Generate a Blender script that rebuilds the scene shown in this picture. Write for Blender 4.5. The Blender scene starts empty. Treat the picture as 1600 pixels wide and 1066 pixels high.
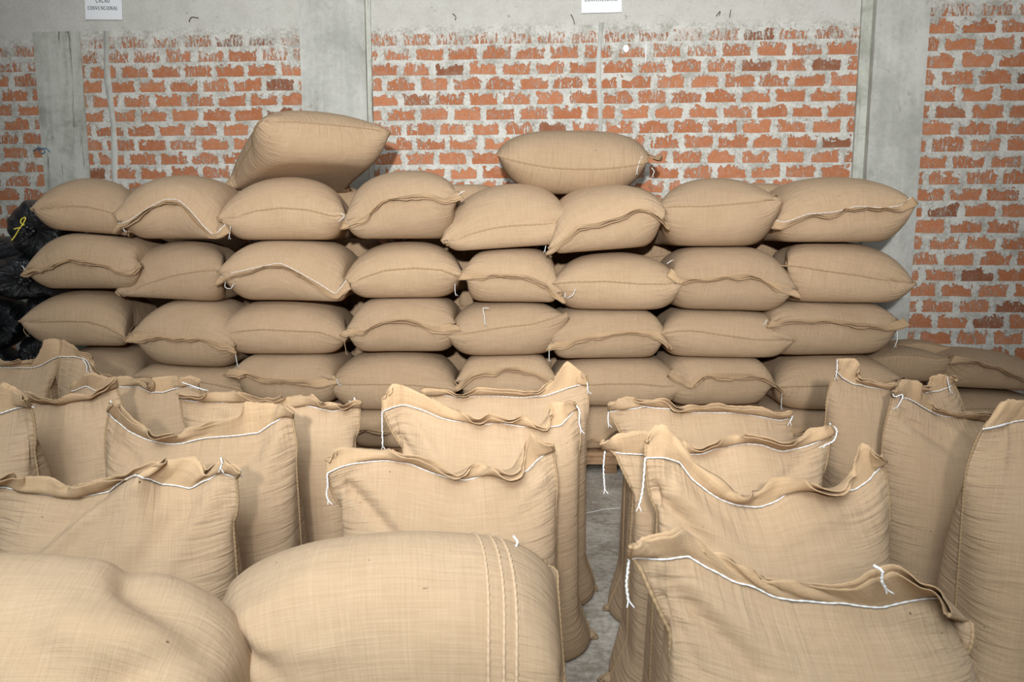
import bpy, math, random, time
import numpy as np
from mathutils import Vector

T0 = time.time()
sc = bpy.context.scene
col = sc.collection
rng = np.random.RandomState(7)
random.seed(7)

# ------------------------------------------------------------------ camera
F_PX, PITCH, EYE = 1244.0, math.radians(8.1), 1.5
cam_d = bpy.data.cameras.new('camera')
cam_d.sensor_width = 36.0
cam_d.lens = 36.0 * F_PX / 1600.0
cam_d.clip_start = 0.05
cam_d.dof.use_dof = True
cam_d.dof.focus_distance = 4.6
cam_d.dof.aperture_fstop = 9.0
cam = bpy.data.objects.new('camera', cam_d)
col.objects.link(cam)
cam.location = (0, 0, EYE)
cam.rotation_euler = (math.radians(90) - PITCH, 0, 0)
sc.camera = cam

# ------------------------------------------------------------------ light and exposure
world = bpy.data.worlds.new('warehouse_air')
sc.world = world
world.use_nodes = True
bg = world.node_tree.nodes['Background']
bg.inputs[0].default_value = (0.92, 0.97, 1.0, 1)
bg.inputs[1].default_value = 0.08

def lamp(name, kind, loc, target, energy, color=(1, 1, 1), size=0.1, spot=None, blend=1.0):
    d = bpy.data.lights.new(name, kind)
    d.energy = energy
    d.color = color
    if kind == 'AREA':
        d.size = size
    else:
        d.shadow_soft_size = size
    if spot:
        d.spot_size = math.radians(spot)
        d.spot_blend = blend
    o = bpy.data.objects.new(name, d)
    col.objects.link(o)
    o.location = loc
    o.rotation_euler = (Vector(target) - Vector(loc)).to_track_quat('-Z', 'Y').to_euler()
    return o

lamp('flash_lamp', 'SPOT', (-0.14, -1.3, 2.12), (0.22, 6.2, 3.55), 1950, (1.0, 0.99, 0.975), 0.07, 79, 1.0)
lamp('overhead_fill', 'AREA', (0.0, 0.6, 4.4), (0.0, 2.6, 0.0), 85, (0.98, 0.99, 1.0), 3.5)  # added soft fill from above for the foreground and upward faces, no visible fixture
rear_fill = lamp('rear_fill', 'AREA', (-0.45, -1.1, 3.1), (-0.45, 1.7, 0.7), 57, (0.86, 0.95, 1.0), 1.4)  # invented fill light behind the camera, brightens the nearest sacks
rear_fill.data.spread = math.radians(95)

vs = sc.view_settings
vs.view_transform = 'Standard'
vs.look = 'None'
vs.gamma = 1.0
vs.use_curve_mapping = False
vs.exposure = 0.0

# ------------------------------------------------------------------ helpers
CP, SP = math.cos(PITCH), math.sin(PITCH)

def at(px, py, depth):
    """the point of the world seen at a place of the photograph, at a distance along the floor"""
    cx = (px - 800.0) / F_PX
    cy = -(py - 533.0) / F_PX
    t = depth / (CP + cy * SP)
    return np.array((t * cx, depth, EYE + t * (cy * CP - SP)))

def mesh_obj(name, verts, faces, mat, parent=None, uv=None, uv2=None, smooth=True, origin=None, subsurf=0):
    v = np.asarray(verts, dtype=np.float64)
    if origin is not None:
        v = v - np.asarray(origin)
    me = bpy.data.meshes.new(name)
    if isinstance(faces, list):
        me.from_pydata(v.tolist(), [], faces)
    else:
        nf = len(faces)
        me.vertices.add(len(v)); me.vertices.foreach_set('co', v.astype(np.float32).ravel())
        me.loops.add(nf * 4); me.loops.foreach_set('vertex_index', faces.astype(np.int32).ravel())
        me.polygons.add(nf); me.polygons.foreach_set('loop_start', np.arange(0, nf * 4, 4, dtype=np.int32))
        me.update(calc_edges=True)
    if uv is not None:
        l = me.uv_layers.new(name='cloth')
        l.data.foreach_set('uv', np.asarray(uv, dtype=np.float32).ravel())
    if uv2 is not None:
        l = me.uv_layers.new(name='edge')
        l.data.foreach_set('uv', np.asarray(uv2, dtype=np.float32).ravel())
    me.materials.append(mat)
    if smooth:
        me.polygons.foreach_set('use_smooth', [True] * len(me.polygons))
    me.update()
    o = bpy.data.objects.new(name, me)
    col.objects.link(o)
    if parent is not None:
        o.parent = parent
    elif origin is not None:
        o.location = origin
    if subsurf:
        m = o.modifiers.new('smooth', 'SUBSURF')
        m.levels = subsurf
        m.render_levels = subsurf
    return o

def tag(o, label=None, cat=None, group=None, kind=None):
    if label: o['label'] = label
    if cat: o['category'] = cat
    if group: o['group'] = group
    if kind: o['kind'] = kind
    return o

def empty(name, loc):
    o = bpy.data.objects.new(name, None)
    o.empty_display_size = 0.1
    o.location = tuple(float(a) for a in loc)
    col.objects.link(o)
    return o

def catmull(pts, n):
    P = np.asarray(pts, dtype=float)
    if len(P) < 3:
        t = np.linspace(0, 1, n)[:, None]
        return P[0] * (1 - t) + P[-1] * t
    Q = np.vstack([2 * P[0] - P[1], P, 2 * P[-1] - P[-2]])
    out = []
    seg = len(P) - 1
    for s in np.linspace(0, seg - 1e-6, n):
        i = int(s); f = s - i
        a, b, c, d = Q[i], Q[i + 1], Q[i + 2], Q[i + 3]
        out.append(0.5 * ((2 * b) + (-a + c) * f + (2 * a - 5 * b + 4 * c - d) * f * f + (-a + 3 * b - 3 * c + d) * f ** 3))
    return np.array(out)

def resample(P, n):
    P = np.asarray(P, dtype=float)
    d = np.r_[0, np.cumsum(np.linalg.norm(np.diff(P, axis=0), axis=1))]
    t = np.linspace(0, d[-1], n)
    return np.stack([np.interp(t, d, P[:, k]) for k in range(P.shape[1])], 1), d[-1]

def tube(path, r, sides=6, twist=None, caps=True):
    """a round cord along a path; twist gives it the bumps of a laid thread or a whipped seam"""
    P = np.asarray(path, dtype=float)
    n = len(P)
    T = np.gradient(P, axis=0)
    T /= np.linalg.norm(T, axis=1)[:, None] + 1e-9
    up = np.array((0.13, 0.31, 0.94))
    A = np.cross(T, up); A /= np.linalg.norm(A, axis=1)[:, None] + 1e-9
    B = np.cross(T, A)
    ang = np.arange(sides) * 2 * math.pi / sides
    rr = np.full(n, r)
    if twist is not None:
        rr = r * (1 + twist * np.sin(np.arange(n) * 2.2))
    V = P[:, None] + rr[:, None, None] * (np.cos(ang)[None, :, None] * A[:, None] + np.sin(ang)[None, :, None] * B[:, None])
    V = V.reshape(-1, 3)
    Fq = []
    for i in range(n - 1):
        for k in range(sides):
            k2 = (k + 1) % sides
            Fq.append((i * sides + k, i * sides + k2, (i + 1) * sides + k2, (i + 1) * sides + k))
    if caps:
        Fq.append(tuple(range(sides))[::-1])
        Fq.append(tuple((n - 1) * sides + k for k in range(sides)))
    return V, Fq

def join(parts):
    V, Fs, off = [], [], 0
    for v, f in parts:
        v = np.asarray(v)
        V.append(v)
        Fs += [tuple(i + off for i in q) for q in f]
        off += len(v)
    return np.vstack(V), Fs

def boxm(x0, x1, y0, y1, z0, z1):
    v = [(x, y, z) for x in (x0, x1) for y in (y0, y1) for z in (z0, z1)]
    f = [(0, 1, 3, 2), (4, 6, 7, 5), (0, 4, 5, 1), (2, 3, 7, 6), (0, 2, 6, 4), (1, 5, 7, 3)]
    return np.array(v), f

# ------------------------------------------------------------------ materials
class NT:
    def __init__(self, name):
        self.m = bpy.data.materials.new(name)
        self.m.use_nodes = True
        self.t = self.m.node_tree
        self.b = self.t.nodes['Principled BSDF']
    def n(self, typ, **kw):
        o = self.t.nodes.new(typ)
        for k, v in kw.items():
            setattr(o, k, v)
        return o
    def put(self, sock, v):
        if isinstance(v, bpy.types.NodeSocket):
            self.t.links.new(v, sock)
        elif v is not None:
            sock.default_value = v
    def math(self, op, a, b=None, c=None, clamp=False):
        o = self.n('ShaderNodeMath', operation=op, use_clamp=clamp)
        self.put(o.inputs[0], a); self.put(o.inputs[1], b); self.put(o.inputs[2], c)
        return o.outputs[0]
    def ramp(self, v, lo, hi, a=0.0, b=1.0):
        o = self.n('ShaderNodeMapRange', interpolation_type='SMOOTHSTEP')
        self.put(o.inputs[0], v); self.put(o.inputs[1], lo); self.put(o.inputs[2], hi)
        self.put(o.inputs[3], a); self.put(o.inputs[4], b)
        return o.outputs[0]
    def mix(self, f, a, b, blend='MIX'):
        o = self.n('ShaderNodeMix', data_type='RGBA', blend_type=blend)
        self.put(o.inputs[0], f)
        self.put(o.inputs[6], a if isinstance(a, bpy.types.NodeSocket) else (*a, 1))
        self.put(o.inputs[7], b if isinstance(b, bpy.types.NodeSocket) else (*b, 1))
        return o.outputs[2]
    def noise(self, vec, scale, detail=3.0, rough=0.55, dist=0.0, w=None):
        o = self.n('ShaderNodeTexNoise', noise_dimensions='3D')
        self.put(o.inputs['Vector'], vec)
        o.inputs['Scale'].default_value = scale
        o.inputs['Detail'].default_value = detail
        o.inputs['Roughness'].default_value = rough
        o.inputs['Distortion'].default_value = dist
        return o.outputs['Fac']
    def vscale(self, vec, s, loc=(0, 0, 0)):
        o = self.n('ShaderNodeMapping')
        self.put(o.inputs['Vector'], vec)
        o.inputs['Scale'].default_value = s
        if isinstance(loc, bpy.types.NodeSocket):
            self.t.links.new(loc, o.inputs['Location'])
        else:
            o.inputs['Location'].default_value = loc
        return o.outputs[0]
    def comb(self, x, y, z=0.0):
        o = self.n('ShaderNodeCombineXYZ')
        self.put(o.inputs[0], x); self.put(o.inputs[1], y); self.put(o.inputs[2], z)
        return o.outputs[0]
    def sep(self, v):
        o = self.n('ShaderNodeSeparateXYZ'); self.put(o.inputs[0], v)
        return o.outputs
    def bump(self, h, dist, strength=1.0, normal=None):
        o = self.n('ShaderNodeBump')
        o.inputs['Strength'].default_value = strength
        o.inputs['Distance'].default_value = dist
        self.put(o.inputs['Height'], h)
        if normal is not None: self.put(o.inputs['Normal'], normal)
        return o.outputs[0]
    def done(self, color=None, rough=0.9, normal=None, spec=0.2, sheen=0.0):
        if color is not None:
            self.put(self.b.inputs['Base Color'], color if isinstance(color, bpy.types.NodeSocket) else (*color, 1))
        self.put(self.b.inputs['Roughness'], rough)
        self.b.inputs['Specular IOR Level'].default_value = spec
        if sheen:
            self.b.inputs['Sheen Weight'].default_value = sheen
            self.b.inputs['Sheen Roughness'].default_value = 0.6
            self.b.inputs['Sheen Tint'].default_value = (1, 0.9, 0.75, 1)
        if normal is not None: self.put(self.b.inputs['Normal'], normal)
        return self.m

def burlap(name, light, dark, wrinkle=1.0):
    n = NT(name)
    uv = n.n('ShaderNodeUVMap', uv_map='cloth').outputs[0]
    ed = n.sep(n.n('ShaderNodeUVMap', uv_map='edge').outputs[0])
    rnd = n.n('ShaderNodeObjectInfo').outputs['Random']
    off = n.comb(n.math('MULTIPLY', rnd, 37.0), n.math('MULTIPLY', rnd, 91.0), n.math('MULTIPLY', rnd, 13.0))
    warp = n.noise(n.vscale(uv, (330, 9, 1), off), 1.0, 3, 0.7)
    weft = n.noise(n.vscale(uv, (9, 330, 1), off), 1.0, 3, 0.7)
    warp2 = n.noise(n.vscale(uv, (170, 8, 1), off), 1.0, 2, 0.6)
    weft2 = n.noise(n.vscale(uv, (8, 170, 1), off), 1.0, 2, 0.6)
    blotch = n.noise(n.vscale(uv, (4, 4, 1), off), 1.0, 3, 0.6)
    s = n.math('ADD', n.math('MULTIPLY', warp, 0.28), n.math('MULTIPLY', weft, 0.28))
    s = n.math('ADD', s, n.math('MULTIPLY', warp2, 0.06))
    s = n.math('ADD', s, n.math('MULTIPLY', weft2, 0.08))
    s = n.math('ADD', s, n.math('MULTIPLY', blotch, 0.18))
    f = n.ramp(s, 0.30, 0.62)
    c = n.mix(f, dark, light)
    # a few dark specks of shive and dirt
    sp = n.noise(n.vscale(uv, (60, 90, 1), off), 1.0, 1, 0.4)
    spk = n.ramp(sp, 0.80, 0.84)
    c = n.mix(spk, c, (0.10, 0.055, 0.025))
    # each sack a shade of its own
    tone = n.math('ADD', n.math('MULTIPLY', rnd, 0.16), 0.92)
    tn = n.n('ShaderNodeVectorMath', operation='SCALE')
    n.put(tn.inputs[0], c); n.put(tn.inputs[3], tone)
    # thread by thread weave
    uvs = n.sep(uv)
    wu = n.math('SINE', n.math('MULTIPLY', uvs[0], 2 * math.pi / 0.0030))
    wv = n.math('SINE', n.math('MULTIPLY', uvs[1], 2 * math.pi / 0.0030))
    weave = n.math('MULTIPLY', wu, wv)
    # puckers that run away from the stitched edges
    near_side = n.ramp(ed[0], 0.02, 0.34, 1.0, 0.10)
    near_end = n.ramp(ed[1], 0.01, 0.20, 0.55, 0.0)
    p1 = n.noise(n.vscale(uv, (6, 62, 1), off), 1.0, 2, 0.5, 0.6)
    p2 = n.noise(n.vscale(uv, (52, 5, 1), off), 1.0, 2, 0.5, 0.6)
    puck = n.math('ADD', n.math('MULTIPLY', n.math('SUBTRACT', p1, 0.5), near_side),
                  n.math('MULTIPLY', n.math('SUBTRACT', p2, 0.5), near_end))
    soft = n.noise(n.vscale(uv, (9, 14, 1), off), 1.0, 2, 0.5, 0.4)
    h = n.math('ADD', n.math('MULTIPLY', puck, 0.015 * wrinkle), n.math('MULTIPLY', soft, 0.008))
    h = n.math('ADD', h, n.math('MULTIPLY', s, 0.0060))
    b1 = n.bump(h, 1.0, 0.85)
    b2 = n.bump(weave, 0.0009, 0.6, b1)
    return n.done(tn.outputs[0], 0.95, b2, 0.08, 0.10)

M_SACK = burlap('burlap', (0.560, 0.400, 0.258), (0.440, 0.298, 0.178))
M_FLAP = burlap('burlap_hem', (0.590, 0.410, 0.250), (0.455, 0.295, 0.160), 0.6)

def plain(name, colr, rough=0.8, spec=0.3, var=0.15, scale=60.0, bump=0.0):
    n = NT(name)
    g = n.n('ShaderNodeTexCoord').outputs['Object']
    a = n.noise(g, scale, 3, 0.6)
    dk = tuple(x * (1 - var) for x in colr)
    c = n.mix(a, dk, colr)
    nm = n.bump(a, bump, 0.6) if bump else None
    return n.done(c, rough, nm, spec)

M_SEAM = plain('jute_cord', (0.44, 0.300, 0.170), 0.95, 0.1, 0.45, 250.0)
M_TWINE = plain('white_cotton_twine', (0.78, 0.78, 0.77), 0.9, 0.1, 0.12, 400.0)
M_YELLOW = plain('yellow_cord', (0.75, 0.62, 0.07), 0.5, 0.4)
M_BLUE = plain('blue_plastic_wire', (0.10, 0.22, 0.32), 0.5, 0.4)
M_RED = plain('faded_pink_cord', (0.55, 0.25, 0.22), 0.7, 0.3)
M_STEEL = plain('rusty_wire', (0.10, 0.075, 0.055), 0.7, 0.3)

def wood_mat():
    n = NT('weathered_pallet_wood')
    g = n.n('ShaderNodeTexCoord').outputs['Object']
    gr = n.noise(n.vscale(g, (2.5, 30, 60)), 1.5, 4, 0.65, 0.6)
    bl = n.noise(g, 9.0, 3, 0.6)
    c = n.mix(gr, (0.20, 0.105, 0.05), (0.50, 0.32, 0.18))
    c = n.mix(n.ramp(bl, 0.5, 0.75), c, (0.16, 0.08, 0.04))
    return n.done(c, 0.8, n.bump(gr, 0.003, 0.6), 0.25)
M_WOOD = wood_mat()

def concrete_mat(name, light, dark, streak=0.5, seed=0.0):
    n = NT(name)
    g = n.n('ShaderNodeTexCoord').outputs['Object']
    g = n.vscale(g, (1, 1, 1), (seed, seed * 2, 0))
    a = n.noise(g, 2.2, 5, 0.62, 0.5)
    b = n.noise(g, 26.0, 4, 0.65)
    v = n.noise(n.vscale(g, (14, 14, 0.9)), 1.0, 3, 0.6)
    s = n.math('ADD', n.math('MULTIPLY', a, 0.62), n.math('MULTIPLY', b, 0.22))
    s = n.math('ADD', s, n.math('MULTIPLY', v, 0.16 + 0.3 * streak * 0.5))
    c = n.mix(n.ramp(s, 0.36, 0.66), dark, light)
    st = n.noise(n.vscale(g, (5, 5, 3.2)), 1.0, 5, 0.7, 1.2)
    c = n.mix(n.math('MULTIPLY', n.ramp(st, 0.60, 0.72), 0.45), c, (0.17, 0.155, 0.12))
    if seed > 7:
        ck = n.noise(n.vscale(g, (15, 15, 1.1)), 1.0, 4, 0.65, 0.8)
        c = n.mix(n.math('MULTIPLY', n.ramp(ck, 0.60, 0.66), 0.75), c, (0.13, 0.12, 0.09))
    pit = n.noise(g, 75.0, 2, 0.5)
    c = n.mix(n.math('MULTIPLY', n.ramp(pit, 0.70, 0.76), 0.6), c, (0.12, 0.11, 0.09))
    return n.done(c, 0.93, n.bump(s, 0.012, 0.5), 0.15)

M_CONC = concrete_mat('rough_concrete', (0.60, 0.60, 0.55), (0.38, 0.38, 0.33))
M_CONC2 = concrete_mat('smooth_column_concrete', (0.58, 0.585, 0.54), (0.38, 0.385, 0.345), 0.2, 3.1)
M_CONC3 = concrete_mat('old_cracked_concrete', (0.55, 0.56, 0.50), (0.27, 0.28, 0.235), 0.9, 7.7)

def floor_mat():
    n = NT('dusty_concrete_floor')
    g = n.n('ShaderNodeTexCoord').outputs['Object']
    a = n.noise(g, 3.0, 5, 0.65, 0.4)
    b = n.noise(g, 34.0, 4, 0.7)
    d = n.noise(g, 90.0, 2, 0.6)
    s = n.math('ADD', n.math('MULTIPLY', a, 0.55), n.math('MULTIPLY', b, 0.45))
    c = n.mix(n.ramp(s, 0.38, 0.64), (0.30, 0.26, 0.21), (0.62, 0.57, 0.50))
    c = n.mix(n.ramp(d, 0.66, 0.74), c, (0.07, 0.045, 0.03))
    return n.done(c, 0.92, n.bump(s, 0.006, 0.6), 0.2)
M_FLOOR = floor_mat()

def brick_mat():
    """hand laid hollow bricks with mortar squeezed over their upper edges; the cloth map holds metres"""
    n = NT('red_brick_with_smeared_mortar')
    uv = n.n('ShaderNodeUVMap', uv_map='cloth').outputs[0]
    wob = n.noise(uv, 3.0, 2, 0.5)
    xs = n.sep(uv)
    CH, BW = 0.110, 0.252
    z = n.math('ADD', n.math('DIVIDE', xs[1], CH), n.math('MULTIPLY', n.math('SUBTRACT', wob, 0.5), 0.18))
    row = n.math('FLOOR', z)
    fz = n.math('FRACT', z)
    wn = n.n('ShaderNodeTexWhiteNoise', noise_dimensions='1D')
    n.put(wn.inputs['W'], row)
    half = n.math('MULTIPLY', n.math('FRACT', n.math('MULTIPLY', row, 0.5)), 1.0)
    x = n.math('ADD', n.math('DIVIDE', xs[0], BW), n.math('ADD', half, n.math('MULTIPLY', wn.outputs['Value'], 0.22)))
    cx = n.math('FLOOR', x)
    fx = n.math('FRACT', x)
    ids = n.comb(cx, row, 0.0)
    w2 = n.n('ShaderNodeTexWhiteNoise', noise_dimensions='2D'); n.put(w2.inputs['Vector'], ids)
    r1 = w2.outputs['Value']
    rc = n.sep(w2.outputs['Color'])
    rag = n.noise(uv, 26.0, 4, 0.68)
    rag2 = n.noise(uv, 11.0, 2, 0.5)
    rr = n.math('SUBTRACT', rag, 0.5)
    # distances inside a brick, in metres
    dxl = n.math('MULTIPLY', fx, BW)
    dxr = n.math('MULTIPLY', n.math('SUBTRACT', 1.0, fx), BW)
    dside = n.math('MINIMUM', dxl, dxr)
    dside = n.math('ADD', dside, n.math('MULTIPLY', rr, 0.07))
    dside = n.math('SUBTRACT', dside, n.math('ADD', 0.019, n.math('MULTIPLY', rc[0], 0.010)))
    dbot = n.math('SUBTRACT', n.math('MULTIPLY', fz, CH), n.math('ADD', 0.011, n.math('MULTIPLY', rr, 0.008)))
    dtop = n.math('MULTIPLY', n.math('SUBTRACT', 1.0, fz), CH)
    dtop = n.math('ADD', dtop, n.math('MULTIPLY', rr, 0.13))
    dtop = n.math('ADD', dtop, n.math('MULTIPLY', n.math('SUBTRACT', rag2, 0.5), 0.13))
    dtop = n.math('SUBTRACT', dtop, n.math('ADD', 0.018, n.math('MULTIPLY', rc[1], 0.008)))
    d = n.math('MINIMUM', n.math('MINIMUM', dside, dbot), dtop)
    mask = n.ramp(d, -0.0010, 0.0025)
    # smears: thin cement washed over the faces, much of it in upright scratches, most under the beam
    sm = n.noise(n.vscale(uv, (70, 18, 1)), 1.0, 4, 0.7, 0.8)
    big = n.noise(uv, 1.1, 2, 0.5)
    top = n.ramp(xs[1], 2.62, 2.98)
    thr = n.math('SUBTRACT', 0.605, n.math('ADD', n.math('MULTIPLY', n.math('SUBTRACT', big, 0.45), 0.28), n.math('MULTIPLY', top, 0.14)))
    thr = n.math('SUBTRACT', thr, n.math('MULTIPLY', n.math('SUBTRACT', rc[2], 0.5), 0.09))
    smear = n.ramp(n.math('SUBTRACT', sm, thr), -0.012, 0.03)
    mask = n.math('MULTIPLY', mask, n.math('SUBTRACT', 1.0, n.math('MULTIPLY', smear, 0.86)))
    edge_h = n.math('ADD', 2.955, n.math('MULTIPLY', n.math('SUBTRACT', rag2, 0.5), 0.03))
    mask = n.math('MULTIPLY', mask, n.math('LESS_THAN', xs[1], edge_h))
    red = n.mix(r1, (0.47, 0.175, 0.080), (0.58, 0.240, 0.120))
    red = n.mix(n.math('MULTIPLY', n.ramp(rc[1], 0.93, 0.97), 0.75), red, (0.20, 0.085, 0.05))
    fine = n.noise(uv, 60.0, 4, 0.7)
    red = n.mix(n.ramp(fine, 0.35, 0.75), n.mix(0.30, red, (0.20, 0.07, 0.03)), red)
    dust = n.noise(uv, 16.0, 4, 0.7)
    red = n.mix(n.math('MULTIPLY', n.ramp(dust, 0.42, 0.78), 0.30), red, (0.56, 0.45, 0.37))
    mo = n.noise(uv, 7.0, 5, 0.65)
    mo2 = n.noise(uv, 48.0, 3, 0.6)
    mort = n.mix(n.ramp(n.math('ADD', n.math('MULTIPLY', mo, 0.6), n.math('MULTIPLY', mo2, 0.4)), 0.36, 0.6), (0.38, 0.37, 0.325), (0.64, 0.635, 0.585))
    mort = n.mix(n.math('MULTIPLY', n.ramp(xs[1], 2.98, 3.03), 0.75), mort, (0.56, 0.555, 0.51))
    crack = n.noise(uv, 30.0, 3, 0.6, 1.5)
    mort = n.mix(n.math('MULTIPLY', n.ramp(crack, 0.66, 0.72), 0.5), mort, (0.13, 0.12, 0.10))
    c = n.mix(mask, mort, red)
    hh = n.math('ADD', n.math('MULTIPLY', mask, -0.004), n.math('MULTIPLY', mo2, 0.004))
    return n.done(c, 0.93, n.bump(hh, 1.0, 0.8), 0.15)
M_BRICK = brick_mat()

def plastic_mat():
    n = NT('black_plastic_sheet')
    g = n.n('ShaderNodeTexCoord').outputs['Object']
    uv = n.n('ShaderNodeUVMap', uv_map='cloth').outputs[0]
    t = n.sep(uv)[1]
    ple = n.noise(n.vscale(uv, (34, 2.2, 1)), 1.0, 3, 0.6, 0.5)
    crk = n.noise(g, 40.0, 3, 0.6, 1.2)
    k = n.ramp(t, 0.10, 0.65, 1.0, 0.25)
    h = n.math('ADD', n.math('MULTIPLY', n.math('MULTIPLY', ple, k), 0.05), n.math('MULTIPLY', crk, 0.012))
    return n.done((0.008, 0.009, 0.011), 0.30, n.bump(h, 1.0, 1.0), 0.9)
M_BLACK = plastic_mat()
M_PAPER = plain('white_paper', (0.86, 0.89, 0.92), 0.6, 0.3, 0.03, 8.0)
M_INK = plain('black_ink', (0.02, 0.02, 0.03), 0.6, 0.3)

# ------------------------------------------------------------------ the setting
WY0, WSL = 6.2, -0.066            # the wall runs slightly towards the camera to the right
wn_ = np.array((-WSL, 1.0, 0)); wn_ /= np.linalg.norm(wn_)
def wall_y(x): return WY0 + WSL * x
def on_wall(px, py, off=0.0):
    cx = (px - 800.0) / F_PX; cy = -(py - 533.0) / F_PX
    dy = CP + cy * SP
    t = (WY0 - off) / (dy - WSL * cx)
    return np.array((t * cx, t * dy, EYE + t * (cy * CP - SP)))

fl = mesh_obj('floor', [(-7, -3, 0), (7, -3, 0), (7, 7.2, 0), (-7, 7.2, 0), (-7, -3, -.2), (7, -3, -.2), (7, 7.2, -.2), (-7, 7.2, -.2)],
              [(0, 1, 2, 3), (7, 6, 5, 4), (0, 4, 5, 1), (1, 5, 6, 2), (2, 6, 7, 3), (3, 7, 4, 0)], M_FLOOR, smooth=False)
tag(fl, kind='structure')

def slab(name, x0, x1, z0, z1, proud, mat, uvo=(0, 0), uvs=(1, 1), depth=0.25, nx=1):
    """a piece of the back wall from x0 to x1, its face standing proud of the wall plane"""
    V, Fq, UV = [], [], []
    f = lambda x, z, o: (x + wn_[0] * -o, wall_y(x) - wn_[1] * o, z)
    v = [f(x0, z0, proud), f(x1, z0, proud), f(x1, z1, proud), f(x0, z1, proud),
         f(x0, z0, -depth), f(x1, z0, -depth), f(x1, z1, -depth), f(x0, z1, -depth)]
    faces = [(0, 1, 2, 3), (5, 4, 7, 6), (4, 0, 3, 7), (1, 5, 6, 2), (3, 2, 6, 7), (4, 5, 1, 0)]
    uv = []
    for q in faces:
        for i in q:
            p = v[i]
            uv.append(((p[0] + p[1] * 0.0) * uvs[0] + uvo[0], p[2] * uvs[1] + uvo[1]))
    o = mesh_obj(name, v, faces, mat, uv=uv, smooth=False)
    tag(o, kind='structure')
    return o

def wx(px, py=200): return on_wall(px, py)[0]
ZB = 3.00                          # underside of the concrete beam
x_l0, x_l1 = wx(64), wx(136)       # left flush column
x_c0, x_c1 = wx(477), wx(584)      # centre column
x_r0, x_r1 = wx(1334), wx(1432)
slab('wall_back', -7.0, x_l0, 0, 3.9, 0.0, M_BRICK, (0.11, 0.055))
slab('wall_back', x_l1, x_c0, 0, 3.9, 0.0, M_BRICK, (0.0, 0.0))
slab('wall_back', x_c1, x_r0, 0, 3.9, 0.0, M_BRICK, (0.07, 0.01))
slab('wall_back', x_r1, 7.0, 0, 3.9, 0.0, M_BRICK, (0.19, -0.02), (0.95, 0.925))
slab('trim_column', x_l0, x_l1, 0, ZB, 0.012, M_CONC3)
slab('wall_back', x_l0, x_l1, ZB, 3.9, 0.0, M_BRICK)
slab('trim_column', x_c0, x_c1 - 0.035, 0, 3.9, 0.06, M_CONC2)
slab('trim_column', x_c1 - 0.035, x_c1, 0, 3.9, 0.02, M_CONC3)
slab('trim_column', x_r0 + 0.075, x_r1, 0, 3.9, 0.10, M_CONC2)
slab('trim_column', x_r0, x_r0 + 0.075, 0, 3.9, 0.03, M_CONC3)
# two chased channels filled with mortar
for px0, px1, pyb in ((163, 174, 300), (933, 942, 300)):
    a0, a1 = wx(px0, 100), wx(px1, 100)
    path = [(0.5 * (a0 + a1) + 0.012 * math.sin(k * 1.3), z) for k, z in enumerate(np.linspace(0.3, ZB, 16))]
    V, Fq = [], []
    for k, (x, z) in enumerate(path):
        w = 0.5 * (a1 - a0) * (1 + 0.2 * math.sin(k * 2.1))
        for dx, o in ((-w, -0.01), (-w * .8, 0.004), (w * .8, 0.004), (w, -0.01)):
            V.append((x + dx, wall_y(x + dx) - o, z))
    for k in range(len(path) - 1):
        for j in range(3):
            Fq.append((4 * k + j, 4 * k + j + 1, 4 * k + j + 5, 4 * k + j + 4))
    tag(mesh_obj('trim_channel', V, Fq, M_CONC2), kind='structure')

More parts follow.
